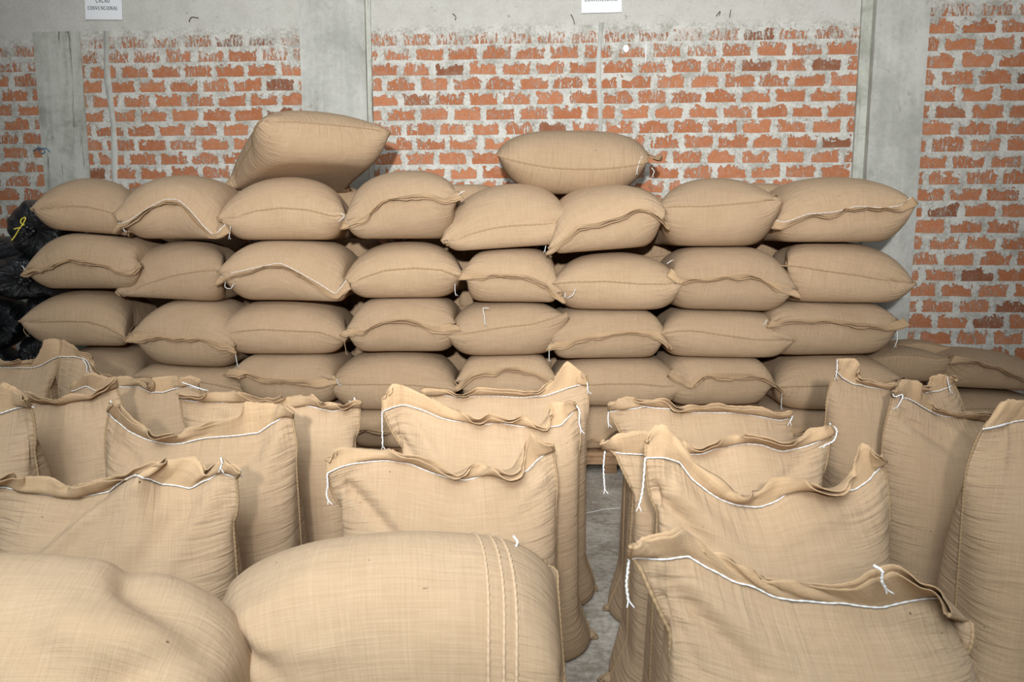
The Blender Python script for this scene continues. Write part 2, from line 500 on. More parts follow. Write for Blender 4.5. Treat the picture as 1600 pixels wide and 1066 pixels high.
# ------------------------------------------------------------------ cloth: a stitched tube that is filled and settles
def cloth_sim(sp, H, C, S, coarse=(200, 4), fine=(70, 5), gk=1.0, xpad=(0.0, 0.0)):
    """sp: list of dicts. Every sack is a tube of H rows and C columns, closed at row 0 and from row S up.
    Returns the settled points (N, H, C, 3)."""
    N = len(sp)
    f4 = np.float32
    def build(H, C, S, P=None):
        hc = C // 2
        mir = (C - np.arange(C)) % C
        rx = np.zeros((N, H, 1), f4); ry = np.zeros((N, 1, C), f4)
        TS = np.zeros((N, hc + 1, 3), f4); TE = np.zeros((N, hc + 1, 3), f4); WSx = np.zeros((N, hc + 1, 3), f4); WE = np.zeros((N, hc + 1, 3), f4)
        T0 = np.zeros((N, hc + 1, 3), f4); W0 = np.zeros((N, hc + 1, 3), f4)
        for i, s in enumerate(sp):
            w = s['W'] / hc
            rx[i, :, 0] = w
            blend = max(3, int(0.14 * H))
            if s.get('stitch') is not None:
                T, L = resample(s['stitch'], hc + 1)
                TS[i] = T; WSx[i] = s.get('ws', (0.5, 0.5, 0.5))
                g = L / hc
                for r in range(H):
                    a = min(1.0, abs(r - S) / blend) if r < S else 0.0
                    rx[i, r, 0] = g * (1 - a) + w * a
            if s.get('edge') is not None:
                T, L = resample(s['edge'], hc + 1)
                TE[i] = T; WE[i] = s.get('we', (0.5, 0.5, 0.5))
                rx[i, H - 1, 0] = max(rx[i, H - 1, 0], L / hc)
            if s.get('end') is not None:
                T, L = resample(s['end'], hc + 1)
                T0[i] = T; W0[i] = s.get('w0', (0.5, 0.5, 0.5))
                g = L / hc
                for r in range(min(blend, H)):
                    a = r / blend
                    rx[i, r, 0] = g * (1 - a) + w * a
            body = s['L'] / S
            ry[i, 0, :] = body
        # seams draw in a little, so the cloth next to them puckers
        ry = np.repeat(ry, H - 1, axis=1)
        for i, s in enumerate(sp):
            ry[i, S:, :] = s.get('flap', 0.065) / (H - 1 - S)
            ry[i, :S, 0] *= 0.965; ry[i, :S, hc] *= 0.965
        if P is None:
            P = np.zeros((N, H, C, 3), f4)
            for i, s in enumerate(sp):
                o = np.array(s['org'], dtype=float); ax = np.array(s['ax'], dtype=float); up = np.array(s['up'], dtype=float); out = np.array(s['out'], dtype=float)
                c = np.arange(C)
                u = np.where(c <= hc, c, C - c) / hc * 2 - 1
                side = np.where((c > 0) & (c < hc), 1.0, np.where(c > hc, -1.0, 0.0))
                v = np.arange(H) / S
                bul = np.sin(np.clip(v, 0, 1) * math.pi)[:, None] * np.cos(u * math.pi / 2)[None, :] * side[None, :]
                P[i] = (o + (u * s['W'] * 0.48)[None, :, None] * ax + (v * s['L'])[:, None, None] * up + (0.06 * bul)[..., None] * out)
            P += rng.normal(0, 0.0012, P.shape).astype(f4)
        return P, mir, rx, ry, (TS, WSx, TE, WE, T0, W0), hc

    def arr(key, d):
        return np.array([s.get(key, d) for s in sp], dtype=f4).reshape(N, 1, 1)
    nsg = arr('nsign', 1.0); zf = arr('zf', 1.0); pk = arr('pk', 1.0); pmax = arr('pmax', 1.0)
    zb0, zb1 = arr('zb0', 0.0), arr('zb1', 0.0)
    zt0, zt1 = arr('zt0', 9.0), arr('zt1', 9.0)
    xl, xr = arr('xl', -9.0), arr('xr', 9.0)
    yl, yr = arr('yl', -9.0), arr('yr', 9.0)
    bx0, bx1 = arr('bx0', -1.0), arr('bx1', 1.0)
    layer = arr('layer', 1.0)     # 1: standing (front is -y), 0: none
    fric = arr('fric', 0.5)
    sag = arr('sag', 0.0)

    def run(P, H, C, S, dat, steps, its, kb, damp):
        mir, rx, ry, (TS, WSx, TE, WE, T0, W0), hc = dat
        scale = 64.0 / C
        V = np.zeros_like(P)
        rh = rx[..., None] * np.ones((1, 1, C, 1), f4)
        rv = ry[..., None]
        rd = np.sqrt(rh[:, :-1] ** 2 + rv ** 2)
        g = f4(0.00022 * gk)
        for st in range(steps):
            # outward pressure of the fill
            du = np.roll(P, -1, 2) - np.roll(P, 1, 2)
            dv = np.empty_like(P); dv[:, 1:-1] = P[:, 2:] - P[:, :-2]; dv[:, 0] = P[:, 1] - P[:, 0]; dv[:, -1] = P[:, -1] - P[:, -2]
            n = np.cross(du, dv)
            n /= (np.linalg.norm(n, axis=-1, keepdims=True) + 1e-9)
            p = np.clip((zf - P[..., 2]) * pk, 0, pmax)
            p[:, S:] = 0
            V += (n * (p * nsg * f4(0.0011))[..., None])
            V[..., 2] -= g
            V *= f4(damp)
            old = P.copy()
            P = P + V
            for it in range(its):
                # along the weft
                d = np.roll(P, -1, 2) - P
                l = np.linalg.norm(d, axis=-1, keepdims=True) + 1e-9
                e = (l - rh) / l
                e = np.where(e > 0, e, e * f4(0.25)) * f4(0.42)
                q = d * e
                P = P + q - np.roll(q, 1, 2)
                # along the warp
                d = P[:, 1:] - P[:, :-1]
                l = np.linalg.norm(d, axis=-1, keepdims=True) + 1e-9
                e = (l - rv) / l
                e = np.where(e > 0, e, e * f4(0.25)) * f4(0.42)
                q = d * e
                P[:, :-1] += q; P[:, 1:] -= q
                # shear, loosely
                for sh in (-1, 1):
                    d = np.roll(P, sh, 2)[:, 1:] - P[:, :-1]
                    l = np.linalg.norm(d, axis=-1, keepdims=True) + 1e-9
                    q = d * ((l - rd) / l * f4(0.06))
                    P[:, :-1] += q
                    P[:, 1:] -= np.roll(q, -sh, 2)
                # stiffness against folding
                q = (np.roll(P, 1, 2) + np.roll(P, -1, 2)) * f4(.5) - P
                q[:, :, 0] = 0; q[:, :, hc] = 0
                P += q * f4(kb)
                q = (P[:, 2:] + P[:, :-2]) * f4(.5) - P[:, 1:-1]
                P[:, 1:-1] += q * f4(kb)
                # the two sheets of a standing sack never pass through each other
                a = P[:, :, 1:hc, 1]; b = P[:, :, :hc:-1, 1]
                pen = np.maximum(a - b + f4(0.003), 0) * f4(0.5) * layer
                P[:, :, 1:hc, 1] -= pen; P[:, :, :hc:-1, 1] += pen
                # stitched rows
                m = 0.5 * (P[:, 0] + P[:, 0][:, mir]); P[:, 0] = m
                m = 0.5 * (P[:, S:] + P[:, S:][:, :, mir]); P[:, S:] = m
                for row, T, W in ((S, TS, WSx), (H - 1, TE, WE), (0, T0, W0)):
                    c = P[:, row, :hc + 1]
                    c = c + W * (T - c)
                    P[:, row, :hc + 1] = c
                    P[:, row, hc + 1:] = c[:, hc - 1:0:-1]
                # what the sack rests on, what rests on it, its neighbours
                t = np.clip((P[..., 0] - bx0) / (bx1 - bx0), 0, 1)
                lo = zb0 + (zb1 - zb0) * t
                hi = zt0 + (zt1 - zt0) * t
                P[..., 2] = np.minimum(np.maximum(P[..., 2], lo), hi)
                bd = P[:, 1:S]
                k = np.zeros((1, S - 1, 1), f4); k[:] = 1
                b2 = P[:, 1:S]
                fr = np.arange(1, S, dtype=f4) / S
                pad = (xpad[0] * np.clip(1 - fr / 0.36, 0, 1) + xpad[1] * np.clip((fr - 0.88) / 0.12, 0, 1)).astype(f4).reshape(1, -1, 1)
                b2[..., 0] = np.minimum(np.maximum(b2[..., 0], xl - pad), xr + pad)
                bd[..., 1] = np.minimum(np.maximum(bd[..., 1], yl), yr)
            V = (P - old)
            mv = np.linalg.norm(V, axis=-1, keepdims=True)
            V *= np.minimum(1, f4(0.012) / (mv + 1e-9))
            low = (P[..., 2] < (zb0 + 0.004))[..., None]
            V = np.where(low, V * f4(0.5), V)
        return P
    Hc, Cc, Sc = (H + 1) // 2, C // 2, S // 2
    P, *dat = build(Hc, Cc, Sc)
    P = run(P, Hc, Cc, Sc, dat, coarse[0], coarse[1], 0.05, 0.93)
    # refine
    Q = np.zeros((N, 2 * Hc - 1, Cc, 3), f4)
    Q[:, 0::2] = P; Q[:, 1::2] = 0.5 * (P[:, 1:] + P[:, :-1])
    R = np.zeros((N, 2 * Hc - 1, 2 * Cc, 3), f4)
    R[:, :, 0::2] = Q; R[:, :, 1::2] = 0.5 * (Q + np.roll(Q, -1, 2))
    R += rng.normal(0, 0.0012, R.shape).astype(f4)
    _, *dat = build(H, C, S, R)
    return run(R, H, C, S, dat, fine[0], fine[1], 0.045, 0.90)

def up2(P):
    def mid(a, ax, per):
        if per:
            m = (-np.roll(a, 1, ax) + 9 * a + 9 * np.roll(a, -1, ax) - np.roll(a, -2, ax)) / 16
            return np.stack([a, m], ax + 1).reshape(*[d * (2 if i == ax else 1) for i, d in enumerate(a.shape)])
        a = np.moveaxis(a, ax, 0)
        m = 0.5 * (a[1:] + a[:-1])
        m[1:-1] = (-a[:-3] + 9 * a[1:-2] + 9 * a[2:-1] - a[3:]) / 16
        out = np.zeros((2 * len(a) - 1,) + a.shape[1:]); out[0::2] = a; out[1::2] = m
        return np.moveaxis(out, 0, ax)
    return mid(mid(P, 0, False), 1, True)

def sack_meshes(P, S, W, L, flap_len, root, org, front_end, name_flap='mouth_flap', seams=(True, True), end_seam=True, seed=0, nsign=1.0, thread=True, hem=None, fine=False):
    """turns one settled tube into the parts of a sack"""
    if fine:
        P = up2(P.astype(np.float64)); S = 2 * S
    H, C, _ = P.shape
    hc = C // 2
    mir = (C - np.arange(C)) % C
    P = P.astype(np.float64)
    r_ = np.random.RandomState(seed)
    # body: one closed skin, its two ends sewn shut ---------------------------
    idx = np.arange((S + 1) * C).reshape(S + 1, C)
    for row in (0, S):
        idx[row, hc + 1:] = idx[row, mir[hc + 1:]]
    dx, dy = W / hc, L / S
    rr, cc = np.meshgrid(np.arange(S), np.arange(C), indexing='ij')
    c2 = (cc + 1) % C
    Fa = np.stack([idx[rr, cc], idx[rr, c2], idx[rr + 1, c2], idx[rr + 1, cc]], -1).reshape(-1, 4)
    Ca = np.stack([cc, cc + 1, cc + 1, cc], -1).reshape(-1, 4)
    Ra = np.stack([rr, rr, rr + 1, rr + 1], -1).reshape(-1, 4)
    if nsign < 0:
        Fa, Ca, Ra = Fa[:, ::-1], Ca[:, ::-1], Ra[:, ::-1]
    used, inv = np.unique(Fa, return_inverse=True)
    Fa = inv.reshape(-1, 4)
    U = np.stack([Ca * dx, Ra * dy], -1)
    s_ = np.where(Ca <= hc, Ca, C - Ca) / hc
    E = np.stack([np.minimum(s_, 1 - s_), np.minimum(Ra, S - Ra) / S], -1)
    V = P[:S + 1].reshape(-1, 3)[used]
    mesh_obj('sack_body', V, Fa, M_SACK, root, U, E, origin=org)
    # flap: two layers of cloth past the stitch line ------------------------
    G = P[S:, :hc + 1]
    nr = G.shape[0]
    du = np.gradient(G, axis=1); dv = np.gradient(G, axis=0)
    n = np.cross(du, dv); n /= np.linalg.norm(n, axis=-1, keepdims=True) + 1e-9
    tt = np.linspace(0, 1, nr)[:, None]
    cs = np.arange(hc + 1)
    def curve(k):
        kn = np.linspace(0, hc, k); y = r_.uniform(-1, 1, k)
        q = catmull(np.stack([kn, y], 1), hc + 1)
        return np.interp(cs, q[:, 0], q[:, 1])[None, :]
    gap = 0.0018 + tt * (0.0025 + 0.0060 * np.abs(curve(11)))
    gap[:, 0] = gap[:, -1] = 0.0018
    wav = 0.011 * tt * curve(15) + 0.004 * tt * curve(35)
    fray = np.zeros((nr, hc + 1, 1)); fray[-1, :, 0] = r_.uniform(-0.002, 0.002, hc + 1)
    dvn = dv / (np.linalg.norm(dv, axis=-1, keepdims=True) + 1e-9)
    VV, FF, UU, EE = [], [], [], []
    rr, cc = np.meshgrid(np.arange(nr - 1), np.arange(hc), indexing='ij')
    K = hc + 1
    q1 = np.stack([rr * K + cc, rr * K + cc + 1, (rr + 1) * K + cc + 1, (rr + 1) * K + cc], -1).reshape(-1, 4)
    ca = np.stack([cc, cc + 1, cc + 1, cc], -1).reshape(-1, 4); ra = np.stack([rr, rr, rr + 1, rr + 1], -1).reshape(-1, 4)
    uq = np.stack([ca * dx, L + ra * flap_len / max(1, nr - 1)], -1)
    off = 0
    for sgn in (1, -1):
        A = G + n * (gap * sgn + wav)[..., None] + dvn * fray * sgn
        B = G + n * ((gap - 0.0016) * sgn + wav)[..., None] + dvn * fray * sgn
        VV += [A.reshape(-1, 3), B.reshape(-1, 3)]
        o2 = nr * K
        a = (nr - 1) * K + np.arange(hc)
        rim = np.stack([a, a + 1, a + 1 + o2, a + o2], -1)
        ur = np.stack([np.repeat(np.arange(hc)[:, None] * dx, 4, 1), np.full((hc, 4), L + flap_len)], -1)
        for q, u, s in ((q1, uq, sgn), (q1 + o2, uq, -sgn), (rim, ur, sgn)):
            q = q + off
            if s < 0: q, u = q[:, ::-1], u[:, ::-1]
            FF.append(q); UU.append(u)
        off += 2 * o2
    FF = np.vstack(FF); UU = np.concatenate(UU)
    mesh_obj(name_flap, np.vstack(VV), FF, M_FLAP, root, UU, np.full(UU.shape, 0.5), origin=org)
    # cords ------------------------------------------------------------------
    def cord(nm, path, r, mat, tw=0.25, dens=3, jitter=0.0):
        q = catmull(path, len(path) * dens)
        if jitter:
            q = q + r_.normal(0, jitter, q.shape)
        v, f = tube(q, r, 6, tw)
        return mesh_obj(nm, v, f, mat, root, origin=org)
    dn = 2
    if seams[0]:
        cord('side_seam', P[1:, 0], 0.0042, M_SEAM, 0.3, dn)
    if seams[1]:
        cord('side_seam', P[1:, hc], 0.0042, M_SEAM, 0.3, dn)
    if end_seam:
        cord('end_seam', P[0, :hc + 1], 0.0042, M_SEAM, 0.3, dn, 0.0006)
    if thread:
        # white running stitch on the side of the flap that faces out
        base = P[S, :hc + 1]
        nn = n[0]
        k = 0.0045
        path = base + nn * k * (1 if nn[:, 1].mean() < 0 else -1) + 0.002 * (P[S + 1, :hc + 1] - P[S, :hc + 1]) / (np.linalg.norm(P[S + 1, :hc + 1] - P[S, :hc + 1], axis=1, keepdims=True) + 1e-9)
        cord('stitch_thread', path, 0.0018, M_TWINE, 0.35, 1 if fine else 2)
    if hem:
        for cc in hem:
            i = cc * hc; a = int(i); f = i - a
            pth = P[2:S, a] * (1 - f) + P[2:S, a + 1] * f
            pth = pth + np.array((0, -0.001, 0))
            cord('hem_seam', pth, 0.0038, M_FLAP_CORD, 0.35, 2)

def flap_cord():
    return plain('pale_jute_cord', (0.60, 0.43, 0.28), 0.95, 0.1, 0.3, 250.0)
M_FLAP_CORD = flap_cord()

def twine(root, org, pts, r=0.0022, mat=None, frayed=True):
    mat = mat or M_TWINE
    q = catmull(pts, max(12, len(pts) * 8))
    q = q + 0.0007 * np.stack([np.sin(np.arange(len(q)) * 1.7), np.cos(np.arange(len(q)) * 1.3), 0 * np.arange(len(q))], 1)
    parts = [tube(q, r, 6, 0.3)]
    if frayed:
        e = q[-1]; d = q[-1] - q[-3]; d = d / (np.linalg.norm(d) + 1e-9)
        for s in (-1, 1):
            b = e + d * 0.012 + np.array((s * 0.007, 0, 0))
            parts.append(tube(catmull([e - d * 0.004, e + d * 0.004 + np.array((s * 0.003, 0, 0)), b], 6), r * 0.55, 5))
    v, f = join(parts)
    return mesh_obj('loose_thread', v, f, mat, root, origin=org)

# ------------------------------------------------------------------ the filled sacks standing on the floor
def pts3(poly, D, dz=0.0):
    out = []
    for p in poly:
        d = D + (p[2] if len(p) > 2 else 0.0)
        out.append(at(p[0], p[1], d))
    return np.array(out)

STAND = [
 # key, depth of the mouth, body left/right px, body centre depth, stitch line, mouth edge, options
 dict(k='P', D=1.46, b=(1036, 1545), dc=1.50,
      st=[(984,864,-.04),(1010,866,-.03),(1042,872,-.02),(1078,866),(1110,888),(1150,908),(1195,925),(1240,940),(1285,938),(1330,945),(1380,950),(1420,940,.01),(1470,930,.02),(1515,972,.03)],
      ed=[(986,852,-.06),(1020,834,-.05),(1062,822,-.03),(1092,838,-.01),(1115,866),(1160,884),(1200,902),(1290,912),(1330,908,-.02),(1362,888,-.04),(1405,886,-.05),(1450,920,-.06),(1480,960,-.05)],
      lab='burlap sack nearest the camera on the right, stitched mouth, right corner folded'),
 dict(k='Q', D=2.02, b=(1022, 1387), dc=2.06,
      st=[(1007,714,-.05),(1035,716,-.03),(1062,722),(1080,748),(1110,770),(1150,790),(1185,794),(1207,786),(1225,768),(1262,758),(1300,766),(1335,768),(1360,752),(1377,716)],
      ed=[(1012,690,-.05),(1033,657,-.02),(1046,668),(1065,708),(1100,735),(1130,760),(1160,775),(1185,772),(1200,752),(1232,742),(1262,750,-.03),(1290,764,-.04),(1315,770,-.03),(1338,748,-.01),(1338,700,.01),(1345,684,.01),(1376,712)],
      lab='wide open-topped burlap sack with a tall pointed left corner and wavy white stitching'),
 dict(k='R', D=2.42, b=(985, 1278), dc=2.46,
      st=[(944,697,-.04),(975,709,-.03),(1010,712),(1050,706),(1095,708),(1120,697),(1160,690),(1190,692),(1220,704),(1255,697),(1285,684),(1297,676)],
      ed=[(938,693,-.05),(965,681,-.05),(1000,672,-.02),(1040,678),(1100,704,-.03),(1122,686,-.03),(1150,678,-.02),(1185,682,-.02),(1216,700,-.03),(1240,692,-.03),(1270,670,-.01),(1300,664)],
      lab='burlap sack with its left corner flap jutting over the aisle, behind the wide wavy-stitched sack'),
 dict(k='S', D=2.93, b=(977, 1236), dc=2.96,
      st=[(951,641,-.03),(978,637,-.02),(1010,634),(1045,637),(1080,642),(1110,642),(1150,643),(1190,649),(1222,656),(1236,650)],
      ed=[(951,632,-.04),(975,620,-.03),(1005,626),(1030,625),(1052,640,-.02),(1075,638),(1110,635),(1150,636),(1190,640),(1215,646),(1237,642)],
      lab='rearmost sack of the right-hand aisle column, low straight mouth just before the stacked wall'),
 dict(k='T', D=3.22, b=(1287, 1512), dc=3.26,
      st=[(1306,577,-.01),(1314,592),(1330,600),(1362,604),(1400,608),(1440,612),(1466,612),(1484,604),(1484,590)],
      ed=[(1309,562,-.02),(1335,556),(1343,568),(1334,588),(1352,597),(1400,604),(1432,606),(1456,602),(1452,588),(1472,583),(1494,596)],
      lab='standing burlap sack with a crumpled twisted left ear, beside the right end of the stack'),
 dict(k='U', D=2.96, b=(1381, 1640), dc=2.93, x0=.03,
      st=[(1394,616,-.03),(1412,619,-.04),(1436,634,-.02),(1462,648),(1500,650),(1530,653),(1560,660),(1590,655),(1620,650)],
      ed=[(1396,610,-.05),(1418,592,-.05),(1432,592,-.02),(1442,618),(1464,642),(1500,645),(1540,645),(1575,650),(1600,640),(1625,640)],
      lab='tall standing sack with white thread knotted at its left ear, seam facing the aisle'),
 dict(k='W', D=2.38, b=(1512, 1830), dc=2.36,
      st=[(1533,674,-.02),(1560,668,-.02),(1578,660),(1605,655),(1650,650),(1700,655),(1750,670),(1820,690)],
      ed=[(1565,640,-.01),(1574,622,-.02),(1600,624),(1640,634),(1680,640),(1720,645),(1780,660),(1825,670)],
      lab='standing sack cut by the right photo edge, corded side seam curving down its front'),
 dict(k='M', D=2.28, b=(543, 868), dc=2.33,
      st=[(511,741,-.06),(530,731,-.05),(555,722,-.03),(580,718),(600,716),(640,721),(660,730),(700,746),(722,750),(745,742),(770,733),(800,738),(822,740),(836,726),(845,710),(863,698)],
      ed=[(516,722,-.06),(525,698,-.04),(560,699),(610,701),(650,713),(690,735),(716,748,-.01),(733,730,-.02),(748,723,-.02),(775,731,-.03),(800,743,-.04),(816,740,-.04),(822,710,-.01),(828,668,.01),(845,690),(864,696)],
      lab='open-topped sack in the centre with a broad raised left flap and curved white stitch line'),
 dict(k='N', D=2.70, b=(633, 903), dc=2.74,
      st=[(597,643,-.05),(612,637,-.03),(632,632),(660,640),(690,652),(720,657),(745,658),(760,661),(775,657),(800,662),(825,665),(858,668),(878,667),(886,655),(890,645),(900,634)],
      ed=[(603,622,-.04),(613,596,-.01),(632,602),(660,616),(700,636),(730,646),(747,656,-.02),(772,652,-.01),(800,661,-.02),(820,655),(838,664,-.02),(856,668,-.02),(866,650),(860,625,.01),(878,628,.01),(898,630)],
      lab='sack with a tall square left ear and hanging white thread, second in the centre column'),
 dict(k='O', D=3.09, b=(660, 915), dc=3.13,
      st=[(660,618),(690,614),(720,620),(745,616),(780,617),(815,620),(850,620),(875,613),(900,603),(917,593,-.02)],
      ed=[(658,608),(685,606),(705,617,-.02),(725,619,-.02),(748,605),(778,608),(812,612),(845,612),(862,596),(887,558),(905,578),(917,588)],
      lab='sack with a sharply pointed right ear, rearmost of the centre column'),
 dict(k='C', D=2.08, b=(-12, 370), dc=2.12,
      st=[(-25,765),(0,758),(30,762),(60,767),(90,773),(115,775),(145,770),(175,766),(198,748,-.04),(216,742,-.07),(232,748,-.04),(250,758),(275,760),(300,764),(320,752),(340,733),(368,742,-.02)],
      ed=[(-20,750),(0,752),(40,745),(75,743),(95,757,-.02),(115,760),(150,752),(178,748),(215,730),(260,718),(300,711),(316,716),(322,745,-.02),(338,722),(352,716),(374,738,-.03)],
      lab='broad front-left sack with a diagonal fold down its face and thick rolled mouth'),
 dict(k='D', D=2.50, b=(178, 466), dc=2.55,
      st=[(172,640,-.03),(180,654,-.02),(200,672),(230,685),(262,692),(290,691),(320,685),(350,682),(382,682),(405,680),(425,662),(442,645),(456,648)],
      ed=[(174,632,-.04),(186,630,-.04),(210,655,-.03),(240,680,-.03),(270,686,-.02),(290,670,-.02),(320,670,-.02),(350,655),(374,646),(380,622,.02),(402,626,.02),(440,632),(458,645)],
      lab='sack with a long drooping rolled lip at left and a high right shoulder'),
 dict(k='J', D=2.97, b=(305, 556), dc=3.02,
      st=[(281,621,-.04),(305,626,-.02),(340,626),(375,624),(400,630),(440,634),(475,630),(500,636),(520,641),(545,634),(562,632)],
      ed=[(277,616,-.05),(310,616,-.04),(345,612),(372,612),(395,624),(435,622),(475,618),(490,623),(503,640,-.02),(516,630),(535,642,-.02),(555,628),(565,627)],
      lab='sack with a dark-stained curl in its ruffled mouth, left flap shading the sack beside it'),
 dict(k='H', D=3.26, b=(100, 310), dc=3.32,
      st=[(112,612),(135,602),(150,612),(168,604),(192,603),(214,600),(236,612),(256,614),(288,600),(312,606)],
      ed=[(118,600),(128,586,-.02),(146,580,-.02),(168,592),(186,588),(210,590),(230,612,-.03),(236,590),(278,587),(312,597)],
      lab='sack with two crumpled tufts of mouth cloth, before the lower left stack'),
 dict(k='F', D=2.90, b=(-70, 206), dc=2.90,
      st=[(-75,620),(-30,624),(0,625),(45,624),(80,625),(105,626),(135,620),(160,612),(180,600)],
      ed=[(-75,610),(-30,614),(0,613),(25,608),(60,620),(88,624),(120,618),(142,620),(166,604),(181,592)],
      lab='sack with a peaked right corner and a dangling white thread, behind the edge sack'),
 dict(k='E', D=2.45, b=(-235, 67), dc=2.48,
      st=[(-225,640),(-150,644),(-100,645),(-30,652),(5,648),(28,636),(46,628,-.04)],
      ed=[(-225,625),(-150,630),(-90,625),(-30,618),(-5,600),(8,592),(20,604),(42,622,-.04)],
      lab='sack cut by the left photo edge, only its peaked right corner and seam in view'),
 dict(k='G', D=3.72, b=(-105, 88), dc=3.76,
      st=[(-115,575),(-70,573),(-30,572),(10,573),(40,576),(66,572),(95,557,-.02)],
      ed=[(-115,562),(-70,560),(-30,560),(0,560),(15,568),(45,562),(64,562),(68,528),(84,526),(97,532)],
      lab='sack before the black bags with a raised square right ear and short white thread'),
 dict(k='L', D=3.66, b=(96, 285), dc=3.70,
      st=[(94,558),(115,557),(134,562),(142,580),(165,592),(190,600),(220,600),(255,605),(285,610)],
      ed=[(94,530),(112,536),(135,556),(146,578),(166,588),(190,590),(220,592),(255,600),(285,604)],
      lab='sack leaning beside the square-eared one, its mouth sloping down to the right'),
 # the two full, slumped sacks right in front of the camera: their mouths fall away behind
 dict(k='A', D=1.58, dz=-.03, b=(-150, 368), dc=1.36, hy=.20, W=.80, full=1.3, pk=5, L=1.60, zt=(.935, .845),
      st=[(-120,905,.04),(0,890,.04),(100,900,.04),(200,915,.04),(300,950,.03),(370,990,.02)], ed=None,
      lab='bulging sack in the bottom left corner of the photo, top slumped, mouth out of sight'),
 dict(k='B', D=1.84, dz=-.04, b=(318, 878), dc=1.62, hy=.20, W=.90, full=1.25, pk=5, L=1.54, zt=(.915, .925),
      st=[(330,960,-.02),(400,890,.03),(470,862,.04),(560,850,.04),(640,846,.04),(720,848,.04),(800,850,.04),(852,850,.02)], ed=None,
      hem=(.755, .785, .81),
      lab='big full sack at the bottom centre with three stitched hem lines near its right side'),
]
sp = []
for s in STAND:
    D, dc = s['D'], s['dc']
    st = pts3(s['st'], D) + np.array((0, 0, s.get('dz', 0)))
    zc = dc * CP + 0.7 * SP
    xl = (s['b'][0] - 800) / F_PX * zc; xr = (s['b'][1] - 800) / F_PX * zc
    xc = 0.5 * (xl + xr)
    zm = float(st[:, 2].mean())
    fl = 0.06
    if s['ed'] is not None:
        ed0 = pts3(s['ed'], D)
        er, _ = resample(ed0, 41); sr, _ = resample(st, 41)
        g = np.clip(np.abs(er[:, 2] - sr[:, 2]), 0, 0.055)
        back = np.sqrt(0.058 ** 2 - g ** 2)
        ph = rng.uniform(0, 6)
        side = np.where(er[:, 2] > sr[:, 2] + 0.03, 0.0, -1.0)
        back = back * side * 0.75
        edp = np.array([at(p[0], p[1], D + p[2]) for p in [(0, 0, 0)]])  # placeholder for shape
        # move each edge point forwards along its line of sight, which keeps it over the same spot
        ray = er - np.array((0, 0, EYE))
        ed = np.array((0, 0, EYE)) + ray * (1 + back / er[:, 1])[:, None]
    else:
        ed = st + np.array((0, 0.05, -0.03))
    hc_w = s.get('W', 0.78)
    lean = 0.0
    hy = s.get('hy', 0.195)
    def ws_fn(n, key=s['k']):
        u = np.linspace(0, 1, n)
        w = np.full((n, 3), 0.45)
        return w
    sp.append(dict(W=hc_w, L=s.get('L', zm + 0.14), flap=fl, org=(xc, dc, 0.0), ax=(1, 0, 0), up=(0, 0, 1), out=(0, -1, 0), nsign=1.0,
                   stitch=st, edge=ed, ws=(0.45, 0.45, 0.45), we=(0.4, 0.4, 0.4),
                   end=np.array([(xc - hc_w * .50, dc, 0.010), (xc + hc_w * .50, dc, 0.010)]), w0=(0.35, 0.10, 0.1),
                   zf=s.get('full', zm - 0.025), pk=s.get('pk', 2.2), pmax=1.4, zb0=0.003, zb1=0.003, xl=xl, xr=xr, yl=dc - hy, yr=dc + hy,
                   zt0=s.get('zt', (9, 9))[0], zt1=s.get('zt', (9, 9))[1], bx0=xl, bx1=xr, layer=1.0))
SH, SC_, SS = 65, 104, 60
t_ = time.time()
PS = cloth_sim(sp, SH, SC_, SS, (190, 4), (80, 4), xpad=(0.12, 0.07))
print('standing sim', round(time.time() - t_, 1))

TAILS = {
 'P': [((984,868,-.05),(981,890,-.05),(979,915,-.05),(982,940,-.05)), ((1365,884,-.08),(1378,892,-.09),(1378,908,-.09),(1385,922,-.08))],
 'Q': [((1008,716,-.06),(1006,745,-.06),(1003,772,-.06),(998,792,-.06))],
 'R': [((945,705,-.05),(943,730,-.05),(944,752,-.05),(945,766,-.05)), ((1296,662,0),(1307,672,-.03),(1303,688,-.04),(1287,697,-.05))],
 'S': [((951,641,-.04),(950,655,-.04),(951,664,-.04)), ((1232,642,-.02),(1238,650,-.03),(1234,660,-.04))],
 'T': [((1308,562,-.03),(1308,575,-.04),(1306,589,-.04)), ((1480,590,-.03),(1482,600,-.03),(1485,612,-.03))],
 'U': [((1394,612,-.07),(1398,620,-.08),(1410,617,-.08),(1408,626,-.08),(1402,636,-.08))],
 'W': [((1535,671,-.04),(1555,667,-.05),(1573,662,-.04))],
 'M': [((511,741,-.07),(512,758,-.07),(510,772,-.07),(513,783,-.07))],
 'N': [((597,643,-.06),(597,665,-.06),(598,698,-.06)), ((897,629,-.03),(905,642,-.04),(905,660,-.04),(908,673,-.04))],
 'O': [((917,590,-.03),(918,605,-.04),(919,612,-.04))],
 'C': [((345,716,-.03),(347,724,-.04),(344,733,-.04)), ((376,735,-.03),(374,742,-.03))],
 'D': [],
 'J': [((553,622,-.02),(556,628,-.03),(551,628,-.03))],
 'H': [((285,598,-.03),(300,603,-.04),(318,609,-.04))],
 'F': [((173,626,-.06),(171,648,-.06),(171,668,-.06),(172,678,-.06))],
 'E': [((45,627,-.05),(42,630,-.05),(44,634,-.05))],
 'G': [((94,557,-.04),(97,575,-.04),(98,594,-.04))],
 'L': [((130,562,-.03),(135,570,-.03),(136,580,-.03))],
 'B': [((802,838,-.10),(808,846,-.12),(806,856,-.13))],
}
